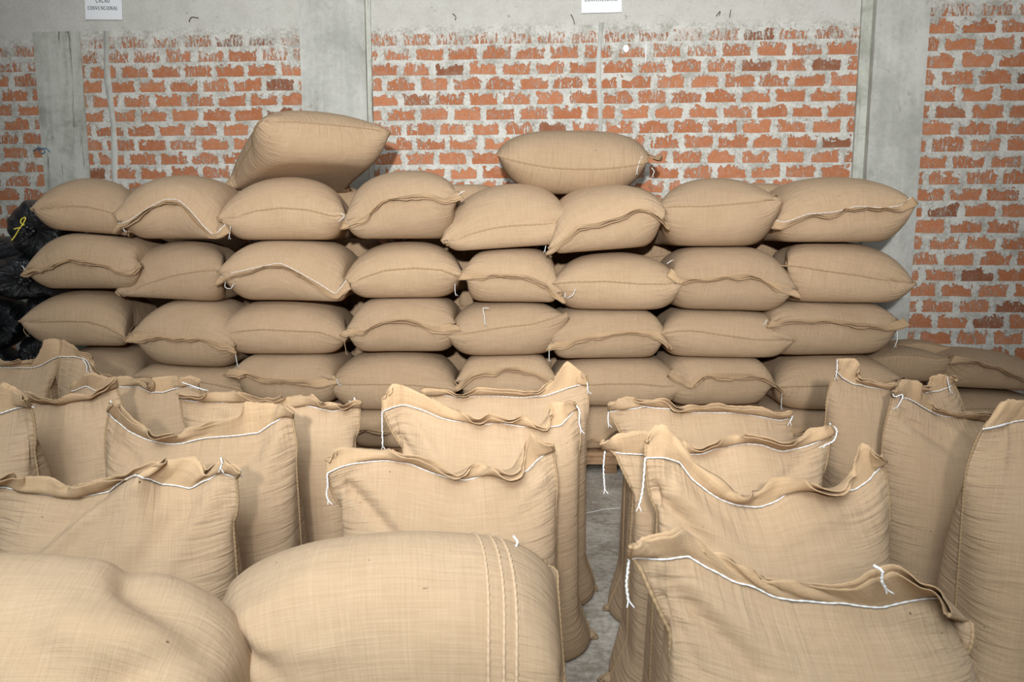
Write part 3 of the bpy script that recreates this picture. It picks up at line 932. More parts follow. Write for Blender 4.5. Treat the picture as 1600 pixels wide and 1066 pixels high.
# broad folds that run from the ears and over the slumped tops: start, end (where they show), height, half width
FOLDS = {
 'P': [((1040,905),(1190,1055),-.020,.016), ((1080,905),(1260,1066),.012,.030), ((1040,940),(1100,1066),-.014,.014), ((1300,960),(1500,1000),-.008,.02)],
 'Q': [((1020,765),(1110,855),-.022,.016), ((1060,765),(1190,905),.014,.028), ((1330,790),(1220,850),.008,.03)],
 'M': [((542,756),(615,838),-.018,.014), ((572,748),(650,850),.010,.024), ((845,745),(800,800),.010,.02)],
 'N': [((625,685),(668,745),-.014,.014), ((655,670),(700,760),.010,.022)],
 'R': [((1255,715),(1215,765),-.010,.016)],
 'C': [((216,747),(55,885),.026,.018), ((188,752),(25,870),-.014,.030), ((345,740),(255,900),.014,.030), ((300,790),(200,900),-.010,.03)],
 'D': [((440,645),(408,770),.014,.028), ((408,690),(345,765),-.012,.022), ((188,690),(240,765),-.010,.022)],
 'J': [((330,640),(380,680),-.010,.02)],
 'U': [((1432,632),(1510,690),.014,.016), ((1410,650),(1490,705),-.014,.016)],
 'W': [((1575,665),(1560,760),.010,.02), ((1600,670),(1640,760),-.010,.02)],
 'A': [((205,905),(335,1015),-.022,.035), ((110,985),(330,1010),.016,.045), ((170,1066),(320,1012),-.018,.030), ((0,960),(120,1066),-.010,.04)],
 'B': [((375,1012),(300,960),-.020,.016), ((375,1012),(345,930),-.012,.016), ((385,985),(500,885),.012,.040), ((375,1012),(440,1066),-.016,.016), ((395,1005),(520,1020),.010,.02), ((700,880),(560,1040),-.006,.05)],
}
def fold(G, S, folds):
    G = G.astype(float)
    hc = G.shape[1] // 2
    F_ = G[1:S, 1:hc]
    d = F_ - np.array((0, 0, EYE))
    fw = d[..., 1] * CP - d[..., 2] * SP
    up = d[..., 1] * SP + d[..., 2] * CP
    px = 800 + F_PX * d[..., 0] / fw; py = 533 - F_PX * up / fw
    du = np.gradient(G, axis=1)[1:S, 1:hc]; dv = np.gradient(G, axis=0)[1:S, 1:hc]
    n = np.cross(du, dv); n /= np.linalg.norm(n, axis=-1, keepdims=True) + 1e-9
    rows = np.arange(1, S)[:, None]; cols = np.arange(1, hc)[None, :]
    m = np.clip((S - rows) / 4.0, 0, 1) * np.clip(np.minimum(cols, hc - cols) / 3.0, 0, 1)
    h = np.zeros(px.shape)
    for (a, b, amp, w) in folds:
        a = np.array(a, float); b = np.array(b, float); ab = b - a; L2 = (ab ** 2).sum()
        t = ((px - a[0]) * ab[0] + (py - a[1]) * ab[1]) / L2
        tc = np.clip(t, 0, 1)
        dist = np.hypot(px - a[0] - tc * ab[0], py - a[1] - tc * ab[1]) / F_PX * fw
        h += 1.6 * amp * np.exp(-(dist / w) ** 2) * (1 - 0.6 * tc)
    G[1:S, 1:hc] += n * (h * m)[..., None]
    return G

def relax(G, S, k):
    G = G.astype(float)
    for _ in range(k):
        Q = 0.25 * (np.roll(G, 1, 1) + np.roll(G, -1, 1))
        Q[1:-1] += 0.25 * (G[2:] + G[:-2])
        hc = G.shape[1] // 2
        keep = np.zeros(G.shape[:2], bool); keep[2:S - 1] = True; keep[:, 0] = False; keep[:, hc] = False
        G[keep] = 0.5 * G[keep] + 0.5 * Q[keep]
    return G

for i, s in enumerate(STAND):
    q = sp[i]
    G_ = relax(PS[i], SS, 14 if s['k'] in 'AB' else 1)
    if s['k'] in FOLDS:
        G_ = fold(G_, SS, FOLDS[s['k']])
    org = np.array((q['org'][0], q['org'][1], 0.0))
    root = empty('burlap_sack', org)
    tag(root, s['lab'], 'sack', 'filled sacks standing on the floor')
    sack_meshes(G_, SS, q['W'], q['L'], q['flap'], root, org, False, seed=i, nsign=1.0, thread=s['ed'] is not None, hem=s.get('hem'), fine=True)
    for tl in TAILS.get(s['k'], []):
        twine(root, org, pts3(tl, s['D']), 0.0024)

# ------------------------------------------------------------------ the sacks lying in the stacked wall
DF = 4.75
# per sack: column, row, kind, depth offset, seam or lip polyline, bottom px, options
LIE = [
 ('a1','S', .03, [(62,333),(85,326),(110,322),(140,324),(165,330),(195,340),(225,352),(250,364)]),
 ('b1','F',-.04, [(184,355),(205,352),(235,333),(262,317),(282,318),(300,335),(320,360),(338,376),(357,356)]),
 ('c1','S', .00, [(350,349),(375,338),(400,330),(440,325),(480,328),(520,338),(543,336)]),
 ('d1','F',-.04, [(538,350),(572,346),(598,321),(635,312),(668,307),(695,318),(719,306)]),
 ('e1','S', .02, [(697,384),(730,368),(765,358),(800,353),(850,351),(894,344)]),
 ('f1','F',-.04, [(858,398),(880,378),(902,357),(930,355),(970,345),(990,333),(1012,333),(1040,353)]),
 ('g1','S', .02, [(1022,327),(1050,323),(1100,323),(1150,319),(1190,315),(1212,304)]),
 ('h1','F',-.02, [(1208,350),(1225,354),(1260,341),(1300,339),(1335,329),(1375,332),(1402,328),(1424,313)]),
 ('a2','F',-.02, [(42,424),(75,427),(95,411),(120,411),(145,412),(170,420),(195,427),(210,430),(222,414)]),
 ('b2','S', .02, [(192,464),(230,444),(270,431),(310,424),(366,420)]),
 ('c2','F',-.04, [(343,438),(370,431),(400,425),(440,416),(470,432),(500,449),(527,467),(545,442)]),
 ('d2','S', .02, [(542,452),(565,435),(600,423),(650,419),(690,422),(720,433)]),
 ('e2','F', .00, [(721,428),(750,432),(780,433),(820,435),(850,446),(878,468)]),
 ('f2','S',-.02, [(864,443),(895,441),(950,440),(1000,444),(1040,444),(1064,440)]),
 ('g2','F', .00, [(1046,425),(1060,441),(1100,441),(1140,436),(1165,433),(1190,442),(1220,451),(1244,458)]),
 ('h2','S', .02, [(1205,415),(1240,416),(1290,424),(1340,431),(1380,438),(1419,441)]),
 ('a3','S', .02, [(37,505),(70,503),(110,502),(140,503),(165,511),(185,521),(204,532)]),
 ('b3','F',-.02, [(203,527),(250,529),(290,533),(320,530),(335,538),(368,546)]),
 ('c3','S', .00, [(342,528),(370,518),(410,515),(450,517),(500,519),(540,533)]),
 ('d3','F', .00, [(537,518),(570,523),(600,506),(640,503),(680,517),(716,509)]),
 ('e3','S',-.01, [(702,525),(740,519),(790,511),(830,507),(865,497),(886,489)]),
 ('f3','F', .01, [(858,538),(880,541),(905,530),(950,524),(990,521),(1030,523),(1044,540)]),
 ('g3','S',-.01, [(1031,522),(1060,517),(1085,517),(1130,524),(1180,531),(1237,530)]),
 ('h3','F', .01, [(1200,506),(1245,504),(1290,503),(1330,509),(1380,513),(1412,503)]),
 ('a4','S', .06, [(72,600),(110,590),(150,588),(190,596),(225,610)]),
 ('b4','S', .03, [(208,590),(250,590),(300,594),(350,604),(390,612)]),
 ('c4','F',-.01, [(358,582),(385,583),(410,595),(450,598),(500,598),(526,592)]),
 ('d4','S', .00, [(514,600),(550,601),(600,601),(650,602),(712,610)]),
 ('e4','F', .03, [(712,607),(740,587),(780,580),(815,577),(850,590),(870,602)]),
 ('f4','S', .00, [(862,603),(912,602),(950,600),(1000,600),(1040,604),(1066,602)]),
 ('g4','F', .01, [(1046,582),(1075,604),(1100,588),(1130,588),(1165,588),(1195,592),(1216,612)]),
 ('h4','S', .03, [(1211,604),(1250,604),(1300,603),(1350,606),(1412,590)]),
 ('a5','S', .06, [(60,672),(140,668),(222,676)]),
 ('b5','F', .05, [(215,674),(290,672),(380,676)]),
 ('c5','S', .05, [(372,674),(450,670),(540,674)]),
 ('d5','F', .04, [(536,675),(580,672),(640,671),(712,674)]),
 ('e5','S', .05, [(708,674),(790,670),(868,674)]),
 ('f5','F', .05, [(872,672),(905,690),(940,684),(960,672),(1000,668),(1052,672)]),
 ('g5','S', .05, [(1046,674),(1120,670),(1216,674)]),
 ('h5','F', .05, [(1212,674),(1290,672),(1400,674)]),
]
TOPPX = dict(a=270, b=271, c=269, d=268, e=278, f=290, g=286, h=281)
BOT = {1: dict(a=366, b=373, c=375, d=373, e=388, f=389, g=385, h=378),
       2: dict(a=450, b=469, c=468, d=466, e=471, f=483, g=484, h=472),
       3: dict(a=540, b=566, c=552, d=548, e=554, f=558, g=556, h=553),
       4: dict(a=627, b=638, c=628, d=639, e=638, f=632, g=631, h=640)}
TILT = {'b2': (.03, -.03), 'e1': (-.02, .03), 'f1': (-.03, .02), 'a1': (.03, -.03), 'b3': (.0, -.03), 'g2': (.01, -.01), 'h3': (-.01, .01)}
PAL = 0.135
def zplane(colm, row):
    if row >= 5:
        return PAL + 0.002, PAL + 0.002
    y = BOT[row][colm]
    z = at(800, y, DF + 0.12)[2]
    t = TILT.get(colm + str(row), (0, 0))
    return z + t[0], z + t[1]
names = dict(a='first', b='second', c='third', d='fourth', e='fifth', f='sixth', g='seventh', h='eighth')
rown = {1: 'top', 2: 'second', 3: 'third', 4: 'fourth', 5: 'bottom'}
lsp, linfo = [], []
def bounds(key, poly):
    c, r = key[0], key[1]
    row = {k[0]: p_ for k, _, _, p_ in LIE if k[1] == r}
    cs = 'abcdefgh'; i = cs.index(c)
    lo, hi = poly[0][0], poly[-1][0]
    own = next(kd for k_, kd, _, _ in LIE if k_ == key) == 'F'
    if own: return at(lo + 9, 450, DF)[0], at(hi - 9, 450, DF)[0]
    if i > 0: lo = 0.5 * (lo + row[cs[i - 1]][-1][0])
    if i < 7: hi = 0.5 * (hi + row[cs[i + 1]][0][0])
    return at(lo, 450, DF + .3)[0] + (.07 if i == 0 else 0), at(hi, 450, DF + .3)[0] - (.07 if i == 7 else 0)
def ruffled(st, seed, deep=1.0):
    """the free edge of a stitched mouth: it hangs lowest at the two ears and ripples in between"""
    r_ = np.random.RandomState(seed)
    P_, L_ = resample(st, 25)
    u = np.linspace(-1, 1, 25)
    w = catmull(np.stack([np.linspace(0, 24, 9), r_.uniform(-1, 1, 9)], 1), 25)[:, 1]
    w2 = catmull(np.stack([np.linspace(0, 24, 9), r_.uniform(-1, 1, 9)], 1), 25)[:, 1]
    down = 0.012 + 0.034 * np.abs(u) ** 2.5 * deep * r_.uniform(.7, 1.3) + 0.012 * w
    fwd = np.sqrt(np.clip(0.046 ** 2 - down ** 2, 0.0001, 1)) + 0.010 * w2
    out = P_.copy(); out[:, 2] -= down; out[:, 1] -= fwd
    out[:3, 0] -= (0.02, 0.012, 0.005); out[-3:, 0] += (0.005, 0.012, 0.02)
    return out
LL = 0.91
def end_weights(w_x=0.5, w_y=0.04):
    return (w_x, w_y, w_x)
FWS = (0.5, 0.30, 0.5)
for k, kind, dd, poly in LIE:
    c, r = k[0], int(k[1])
    D = DF + dd
    pl = pts3(poly, D)
    L3 = resample(pl, 40)[1]
    ch = float(np.linalg.norm(pl[-1] - pl[0]))
    W = ch * ((1.13 if r == 1 else 1.10) if kind == 'S' else 1.13) + 0.03
    z0, z1 = zplane(c, r)
    zt = zplane(c, r - 1) if r > 1 else (9, 9)
    xm = 0.5 * (pl[0, 0] + pl[-1, 0])
    zf = at((poly[0][0] + poly[-1][0]) / 2, TOPPX[c], D + 0.38)[2] + (0.24 if kind == 'S' else 0.10) if r == 1 else zt[0] + 0.12
    org = np.array((xm, D, 0.5 * (pl[0, 2] + pl[-1, 2])))
    d = dict(W=W, L=LL, flap=0.052, ax=(1, 0, 0), out=(0, 0, 1), layer=0.0, zb0=z0, zb1=z1, zt0=zt[0] - 0.004, zt1=zt[1] - 0.004,
             bx0=pl[0, 0], bx1=pl[-1, 0], xl=pl[0, 0] + 0.015, xr=pl[-1, 0] - 0.015, zf=zf, pk=(6.0 if kind == 'S' else 9.0), pmax=(1.2 if kind == 'S' else 1.7), yl=D - (0.06 if kind == 'S' else 0.03), yr=5.93 + (-.066) * xm, minrow=True)
    d['xl'], d['xr'] = bounds(k, poly)
    if kind == 'S':
        d.update(org=org, up=(0, 1, 0), nsign=1.0, end=pl, w0=end_weights(), stitch=None, edge=None)
    else:
        st = pl + np.array((0, -0.025, 0.022))
        ed = ruffled(st, len(lsp) * 7 + 3)
        st[0] += (0.012, 0.01, 0); st[-1] += (-0.012, 0.01, 0)
        d.update(org=org + np.array((0, LL, 0)), up=(0, -1, 0), nsign=-1.0, stitch=st, edge=ed, ws=FWS, we=(0.4, 0.4, 0.4), end=None)
    lsp.append(d)
    look = 'plain seamed end facing out' if kind == 'S' else 'wavy stitched mouth flap facing out'
    linfo.append(dict(k=k, kind=kind, lab='burlap sack lying %s from left in the %s row, %s' % (names[c], rown[r], look), D=D, grp='sacks in the stacked wall', pts=poly))

# two sacks thrown on top, and the low heap to the right of the stack
def lie_extra(k, kind, D, poly, zb, zf, lab, grp, zt=9.0, L=LL, W=None, post=None, xpad=0.015, yr=None):
    pl = pts3(poly, D)
    ch = float(np.linalg.norm(pl[-1] - pl[0]))
    W = W or ch * 1.15 + 0.035
    org = np.array((0.5 * (pl[0, 0] + pl[-1, 0]), D, 0.5 * (pl[0, 2] + pl[-1, 2])))
    d = dict(W=W, L=L, flap=0.052, ax=(1, 0, 0), out=(0, 0, 1), layer=0.0, zb0=zb, zb1=zb, zt0=zt, zt1=zt, bx0=-9, bx1=9,
             xl=pl[0, 0] + xpad, xr=pl[-1, 0] - xpad, zf=zf, pk=3.0, pmax=1.3, yl=D - 0.06, yr=yr or 9)
    if kind == 'S':
        d.update(org=org, up=(0, 1, 0), nsign=1.0, end=pl, w0=end_weights(), stitch=None, edge=None)
    else:
        st = pl + np.array((0, -0.025, 0.022)); ed = ruffled(st, len(lsp) * 7 + 3)
        st[0] += (0.012, 0.01, 0); st[-1] += (-0.012, 0.01, 0)
        d.update(org=org + np.array((0, L, 0)), up=(0, -1, 0), nsign=-1.0, stitch=st, edge=ed, ws=FWS, we=(0.4, 0.4, 0.4), end=None)
    lsp.append(d)
    linfo.append(dict(k=k, kind=kind, lab=lab, D=D, grp=grp, pts=poly, post=post))

zc1 = at(475, 269, DF + 0.38)[2]
# tilted sack: it settles level first, then it is turned to lie across its neighbours
lie_extra('t1', 'S', 4.66, [(408,192),(460,188),(515,188),(570,190),(622,194)], at(422,188,4.66)[2] - .21, at(422,188,4.66)[2] + .40,
          'sack thrown on top of the stack at left, tilted with one end raised', 'sacks thrown on top of the stack', L=0.95, W=.92,
          post=dict(yaw=math.radians(33), pitch=math.radians(-11), roll=math.radians(0), piv=(415, 188), dx=(0.0, 0.0, 0.0)))
lie_extra('r1', 'S', 5.05, [(1345,566),(1372,558),(1400,554),(1430,555),(1465,560),(1494,556)], at(1430,594,5.2)[2], at(1430,513,5.5)[2],
          'sack low beside the right end of the stack, plain seam, partly under its shadow', 'low heap right of the stack', L=0.75, yr=5.85)
lie_extra('r2', 'F', 5.0, [(1486,560),(1520,566),(1560,580),(1600,592),(1650,600)], at(1550,606,5.1)[2], at(1550,520,5.4)[2],
          'broad sack on the low heap by the right photo edge, flap folded under', 'low heap right of the stack', L=0.75, yr=5.8)
lie_extra('r4', 'S', 5.30, [(1395,540),(1440,535),(1500,545)], at(1430,575,5.4)[2], at(1440,508,5.5)[2],
          'sack at the back of the low heap, just under the brick wall', 'low heap right of the stack', L=0.50, yr=5.84)
lie_extra('r3', 'S', 4.98, [(1478,640),(1540,638),(1660,644)], at(1550,674,5.1)[2], at(1550,606,5.1)[2] + .1,
          'sack under the broad one at the right photo edge, mostly hidden', 'low heap right of the stack', zt=at(1550,606,5.1)[2] - .004, L=0.78, yr=5.85)
lie_extra('r5', 'S', 5.02, [(1400,632),(1430,630),(1480,636)], at(1430,674,5.2)[2], at(1430,594,5.2)[2] + .1,
          'sack under the plain-seamed one right of the stack, mostly hidden', 'low heap right of the stack', zt=at(1430,594,5.2)[2] - .004, L=0.75, W=.5, yr=5.85)
lie_extra('r6', 'S', 5.0, [(1440,728),(1520,724),(1660,728)], 0.004, at(1550,674,5.1)[2] + .1,
          'lowest sack of the heap at right, on the floor, mostly hidden', 'low heap right of the stack', zt=at(1550,674,5.1)[2] - .004, L=0.78, yr=5.85)
lie_extra('r7', 'S', 5.03, [(1370,724),(1400,724),(1448,728)], 0.004, at(1430,674,5.2)[2] + .1,
          'lowest sack of the heap next to the pallet, on the floor, mostly hidden', 'low heap right of the stack', zt=at(1430,674,5.2)[2] - .004, L=0.75, W=.5, yr=5.85)
# sack lying lengthwise on top: long side to the camera, tied end to the right
zb2 = at(900, 303, 5.05)[2]; zt2 = at(890, 200, 5.2)[2]
xa, xb = at(776, 240, 4.98)[0], at(1012, 240, 4.98)[0]
lsp.append(dict(W=0.82, L=xb - xa + 0.04, flap=0.075, ax=(0, 1, 0), up=(1, 0, 0), out=(0, 0, 1), nsign=-1.0, layer=0.0, org=(xa, 5.27, zb2 + .2),
                zb0=zb2, zb1=zb2, zt0=9, zt1=9, bx0=-9, bx1=9, xl=xa - .05, xr=xb + .06, yl=4.90, yr=5.75, zf=zt2 + .10, pk=6.0, pmax=1.3,
                end=np.array([at(776, 238, 4.96), at(776, 238, 5.1), at(776, 238, 5.3), at(778, 238, 5.6)]), w0=(.4, .3, .4),
                stitch=np.array([at(1004, 243, 4.97), at(1012, 246, 5.10), at(1012, 243, 5.25), at(1010, 240, 5.45), at(1006, 238, 5.62)]), ws=(.4, .4, .4),
                edge=np.array([at(1032, 250, 4.96), at(1036, 246, 5.08), at(1034, 252, 5.22), at(1028, 250, 5.42), at(1022, 246, 5.58)]), we=(.35, .35, .35)))
linfo.append(dict(k='t2', kind='F', lab='sack lying lengthwise on top of the stack, tied end sticking out right', D=4.98, grp='sacks thrown on top of the stack', pts=[(776, 238)]))

# one sack of the layer behind, laid crosswise; the others of that layer are copies of it
lsp.append(dict(W=0.66, L=1.04, flap=0.05, ax=(0, 1, 0), up=(1, 0, 0), out=(0, 0, 1), nsign=-1.0, layer=0.0, org=(-0.5, 0.0, 0.17),
                zb0=0.0, zb1=0.0, zt0=.33, zt1=.33, bx0=-9, bx1=9, xl=-.505, xr=.505, yl=-.21, yr=.21, zf=.6, pk=9.0, pmax=1.6, end=None, stitch=None, edge=None))
linfo.append(dict(k='z9', kind='S', lab='burlap sack in the layer behind the stacked wall, showing only in the dark gaps', D=5.9, grp='sacks behind the stacked wall', pts=[(0, 0)], hidden=True))

LH, LC, LS = 45, 72, 41
t_ = time.time()
PL = cloth_sim(lsp, LH, LC, LS, (150, 4), (60, 4), xpad=(0.08, 0.08))
print('lying sim', round(time.time() - t_, 1))

def rot(ax, a):
    c, s = math.cos(a), math.sin(a)
    return {'x': np.array([(1, 0, 0), (0, c, -s), (0, s, c)]), 'y': np.array([(c, 0, s), (0, 1, 0), (-s, 0, c)]), 'z': np.array([(c, -s, 0), (s, c, 0), (0, 0, 1)])}[ax]

LTAIL = {
 'b1': [((192,356,-.04),(194,360,-.05)), ((360,354,-.02),(359,364,-.03),(358,371,-.03))],
 'c1': [((533,334,-.03),(538,338,-.04),(532,344,-.04))],
 'd1': [((715,305,-.04),(722,300,-.05))],
 'f1': [((853,384,-.06),(851,392,-.06))],
 'c2': [((352,441,-.05),(352,449,-.06),(360,451,-.06),(364,446,-.06))],
 'd2': [((711,444,-.02),(711,455,-.03),(712,460,-.03))],
 'e2': [((883,457,-.04),(883,463,-.04))],
 'f2': [((899,452,-.04),(895,461,-.05),(890,464,-.05))],
 'g2': [((1042,412,-.04),(1048,408,-.05))],
 'a2': [((40,422,-.04),(36,418,-.05))],
 'b3': [((367,548,-.03),(369,560,-.03),(371,571,-.03))],
 'c3': [((538,534,-.02),(540,545,-.02),(541,552,-.02))],
 'e3': [((764,482,-.05),(755,482,-.07),(757,494,-.08),(758,505,-.08))],
 'f3': [((858,540,-.03),(858,552,-.04),(858,562,-.04))],
 'h3': [((1402,516,-.04),(1402,530,-.05),(1399,540,-.05)), ((1198,500,-.04),(1195,506,-.05))],
 'a3': [((40,507,-.02),(37,516,-.03),(42,524,-.03))],
 'g3': [],
 'd4': [((526,592,-.04),(528,598,-.05),(530,601,-.05))],
 'g4': [((1222,614,-.04),(1221,626,-.05),(1221,638,-.05))],
 't2': [((1003,244,-.03),(998,256,-.05),(995,270,-.04)), ((1018,262,0),(1022,268,0),(1020,274,0))],
}
COLT = {'a3': M_SEAM, 'c3': M_SEAM}
for i, (q, s) in enumerate(zip(lsp, linfo)):
    G = PL[i].astype(float)
    if s.get('post'):
        p = s['post']
        piv = at(p['piv'][0], p['piv'][1], s['D'])
        R = rot('z', p['yaw']) @ rot('x', p['pitch']) @ rot('y', p['roll'])
        G = (G - piv) @ R.T + piv + np.array(p['dx'])
    cen = G.reshape(-1, 3).mean(0)
    org = np.array((cen[0], cen[1], G[..., 2].min()))
    if s.get('hidden'):
        org = np.array((0.0, 0.0, 0.0))
    root = empty('burlap_sack', org)
    tag(root, s['lab'], 'sack', s['grp'])
    vis = s['k'][1] != '5' or s['k'] == 't2'
    sack_meshes(G, LS, q['W'], q['L'], q['flap'], root, org, True, seed=100 + i, nsign=q['nsign'], seams=(True, True),
                end_seam=(s['kind'] == 'S'), thread=(s['k'] in ('b1', 'c2', 'h1')))
    for tl in LTAIL.get(s['k'], []):
        twine(root, org, pts3(tl, s['D']), 0.0022, COLT.get(s['k']))

rear = root
LEV = [PAL + .004, .47, .805, 1.14, 1.475]
spots = []
for r, z in enumerate(LEV):
    for k in range(5):
        x = -2.42 + k * 1.02 + (0.09 if r % 2 else 0.0)
        spots.append((x, wall_y(x) - 0.36, z, 0.02 * ((r * 5 + k * 3) % 5 - 2)))
for i, (x, y, z, a) in enumerate(spots):
    o = rear
    if i:
        o = rear.copy()
        col.objects.link(o)
        for ch in rear.children:
            c = ch.copy()
            col.objects.link(c)
            c.parent = o
    o.location = (x, y, z)
    o.rotation_euler = (0, 0, a + math.atan(WSL))

# ------------------------------------------------------------------ pallets under the stack
def pallet(x0, x1, y0, y1, label):
    org = np.array((0.5 * (x0 + x1), 0.5 * (y0 + y1), 0.0))
    root = empty('wooden_pallet', org)
    tag(root, label, 'pallet', 'wooden pallets under the stack')
    n = 7
    w = (y1 - y0) / n
    for k in range(n):
        v, f = boxm(x0, x1, y0 + k * w + 0.004, y0 + (k + 1) * w - 0.012, PAL - 0.026, PAL)
        o = mesh_obj('deck_board', v, f, M_WOOD, root, smooth=False, origin=org)
        b = o.modifiers.new('edge', 'BEVEL'); b.width = 0.003; b.segments = 2
    for y in (y0 + 0.002, 0.5 * (y0 + y1) - 0.02, y1 - 0.05):
        v, f = boxm(x0, x1, y, y + 0.045, PAL - 0.074, PAL - 0.0265)
        mesh_obj('stringer', v, f, M_WOOD, root, smooth=False, origin=org)
        for k in range(4):
            xx = x0 + 0.05 + (x1 - x0 - 0.18) * k / 3
            v, f = boxm(xx, xx + 0.075, y + 0.012, y + 0.10 if y < y1 - .1 else y + .05, 0.0, PAL - 0.0745)
            mesh_obj('foot_block', v, f, M_WOOD, root, smooth=False, origin=org)
xc_ = at(947, 735, 4.78)[0]
pallet(-3.0, -1.18, 4.73, 6.1, 'left pallet under the sacks, hidden behind the standing sacks')
pallet(-1.14, 0.70, 4.73, 6.08, 'weathered wooden pallet whose front edge shows in the aisle gap')
pallet(0.74, 2.42, 4.73, 6.0, 'right pallet under the sacks, hidden behind the standing sacks')

# low pallet under nothing else: floor twine in the aisle
tw = [at(895, 800, 3.93) * (1, 1, 0) + (0, 0, 0.004)]
def onfloor(px, py, h=0.003):
    cx = (px - 800.0) / F_PX; cy = -(py - 533.0) / F_PX
    dz = cy * CP - SP
    t = (h - EYE) / dz
    return np.array((t * cx, t * (CP + cy * SP), h))
path = catmull([onfloor(*p) for p in ((880, 800), (905, 803), (925, 800), (945, 796), (975, 794), (1000, 797))], 60)
v, f = tube(path, 0.0024, 6, 0.3)
o = mesh_obj('loose_twine', v, f, M_TWINE, origin=path[30])
tag(o, 'white twine lying across the concrete floor of the aisle', 'twine')

# ------------------------------------------------------------------ black plastic bags at the left
def black_bag(px, py, D, rx, rz, ry, label, tie=None, seed=0, squash=0.0, yaw=0.0, pl=26, zoff=None):
    yaw = yaw or 0.42
    """a full bag lying with its gathered mouth towards the camera; rx, rz: half width and height; ry: half length"""
    c = at(px, py, D - ry) + rot('z', yaw) @ np.array((0, ry, 0))
    r_ = np.random.RandomState(seed)
    nu, nv = 120, 56
    th = np.linspace(0, 2 * math.pi, nu, endpoint=False)
    V = []
    ph = r_.uniform(0, 6, 6)
    for j in range(nv + 1):
        t = j / nv
        s = -math.cos(t * math.pi)                    # -1 front .. 1 back
        rad = max(0.0, math.sin(t * math.pi)) ** 0.62
        front = math.exp(-((t) / 0.20) ** 2)
        for a in th:
            pleat = 0.055 * math.sin(a * pl / 2 + ph[0] + 1.5 * math.sin(a * 3 + ph[1])) + 0.04 * math.sin(a * 7 + ph[2])
            k = rad * (1 + pleat * (math.exp(-((t - 0.12) / 0.22) ** 2) + 0.25)) + 0.025 * math.sin(a * 5 + t * 9 + ph[3]) * rad
            x = rx * k * math.cos(a); z = rz * k * math.sin(a)
            if z < 0: z *= (1 - squash)
            # the mouth is drawn inwards and tied
            y = ry * s + (0.10 * front)
            V.append((x + 0.02 * math.sin(t * 5 + ph[4]), y, z))
    V = np.array(V)
    R = rot('z', yaw)
    V = V @ R.T + c
    Fq = []
    for j in range(nv):
        for i in range(nu):
            i2 = (i + 1) % nu
            Fq.append((j * nu + i, j * nu + i2, (j + 1) * nu + i2, (j + 1) * nu + i))
    UVb = []
    for j in range(nv):
        for i in range(nu):
            UVb += [(i / nu, j / nv), (i / nu, (j + 1) / nv), ((i + 1) / nu, (j + 1) / nv), ((i + 1) / nu, j / nv)]
    org = np.array((c[0], c[1], V[:, 2].min()))
    root = empty('plastic_bag', org)
    tag(root, label, 'bag', 'black plastic bags left of the stack')
    mesh_obj('bag_body', V, [(q[0], q[3], q[2], q[1]) for q in Fq], M_BLACK, root, UVb, origin=org)
    # gathered neck
    front_c = (np.array((0, -ry + 0.075, 0)) @ R.T) + c
    parts = []
    for k in range(9):
        a = k * 0.7
        d = np.array((math.cos(a) * 0.030, -0.055 - 0.012 * (k % 3), math.sin(a) * 0.026 - 0.01))
        parts.append(tube(catmull([front_c + (0, 0.02, 0), front_c + d * 0.35, front_c + d], 8), 0.010, 6))
    v, f = join(parts)
    mesh_obj('gathered_neck', v, f, M_BLACK, root, origin=org)
    if tie:
        q = [catmull(pts3(t_, D), 40) for t_ in tie[0]]
        v, f = join([tube(x, 0.0035, 6, 0.2) for x in q])
        mesh_obj('tie_cord', v, f, tie[1], root, origin=org)
    return root
yel = [[(38,352,-.33),(33,349,-.33),(33,343,-.33),(40,340,-.33),(36,350,-.33),(30,358,-.34),(24,368,-.34),(18,376,-.35)], [(30,356,-.34),(22,358,-.34)]]
black_bag(50, 359, 5.10, 0.165, 0.185, 0.34, 'round black plastic bag topmost of the heap, tied with yellow cord', (yel, M_YELLOW), 1)
black_bag(110, 384, 5.28, 0.13, 0.10, 0.30, 'small black bag with a faded pink tie beside the yellow-tied one',
          ([[(98,372,-.3),(97,380,-.3),(99,388,-.3),(96,390,-.3)]], M_RED), 2)
black_bag(45, 437, 5.12, 0.34, 0.145, 0.30, 'wide glossy black bag lying under the yellow-tied one', None, 3)
black_bag(-30, 405, 5.45, 0.30, 0.15, 0.28, 'dull black bag behind at the left photo edge', None, 4)
black_bag(-5, 512, 5.10, 0.145, 0.165, 0.32, 'black bag at the left photo edge, in the middle of the heap', None, 5)
black_bag(62, 500, 5.12, 0.150, 0.13, 0.32, 'black bag with radiating pleats behind the tip of the third sack row', None, 6)
black_bag(55, 562, 5.08, 0.14, 0.135, 0.32, 'low black bag behind the square-eared standing sack', None, 7)
black_bag(-20, 590, 5.05, 0.17, 0.16, 0.32, 'low black bag at the left photo edge, behind standing sacks', None, 8)
black_bag(40, 655, 5.05, 0.40, 0.20, 0.36, 'hidden black bag at the bottom of the heap', None, 9)
black_bag(20, 735, 5.05, 0.50, 0.17, 0.36, 'hidden black bag on the floor under the heap', None, 10)

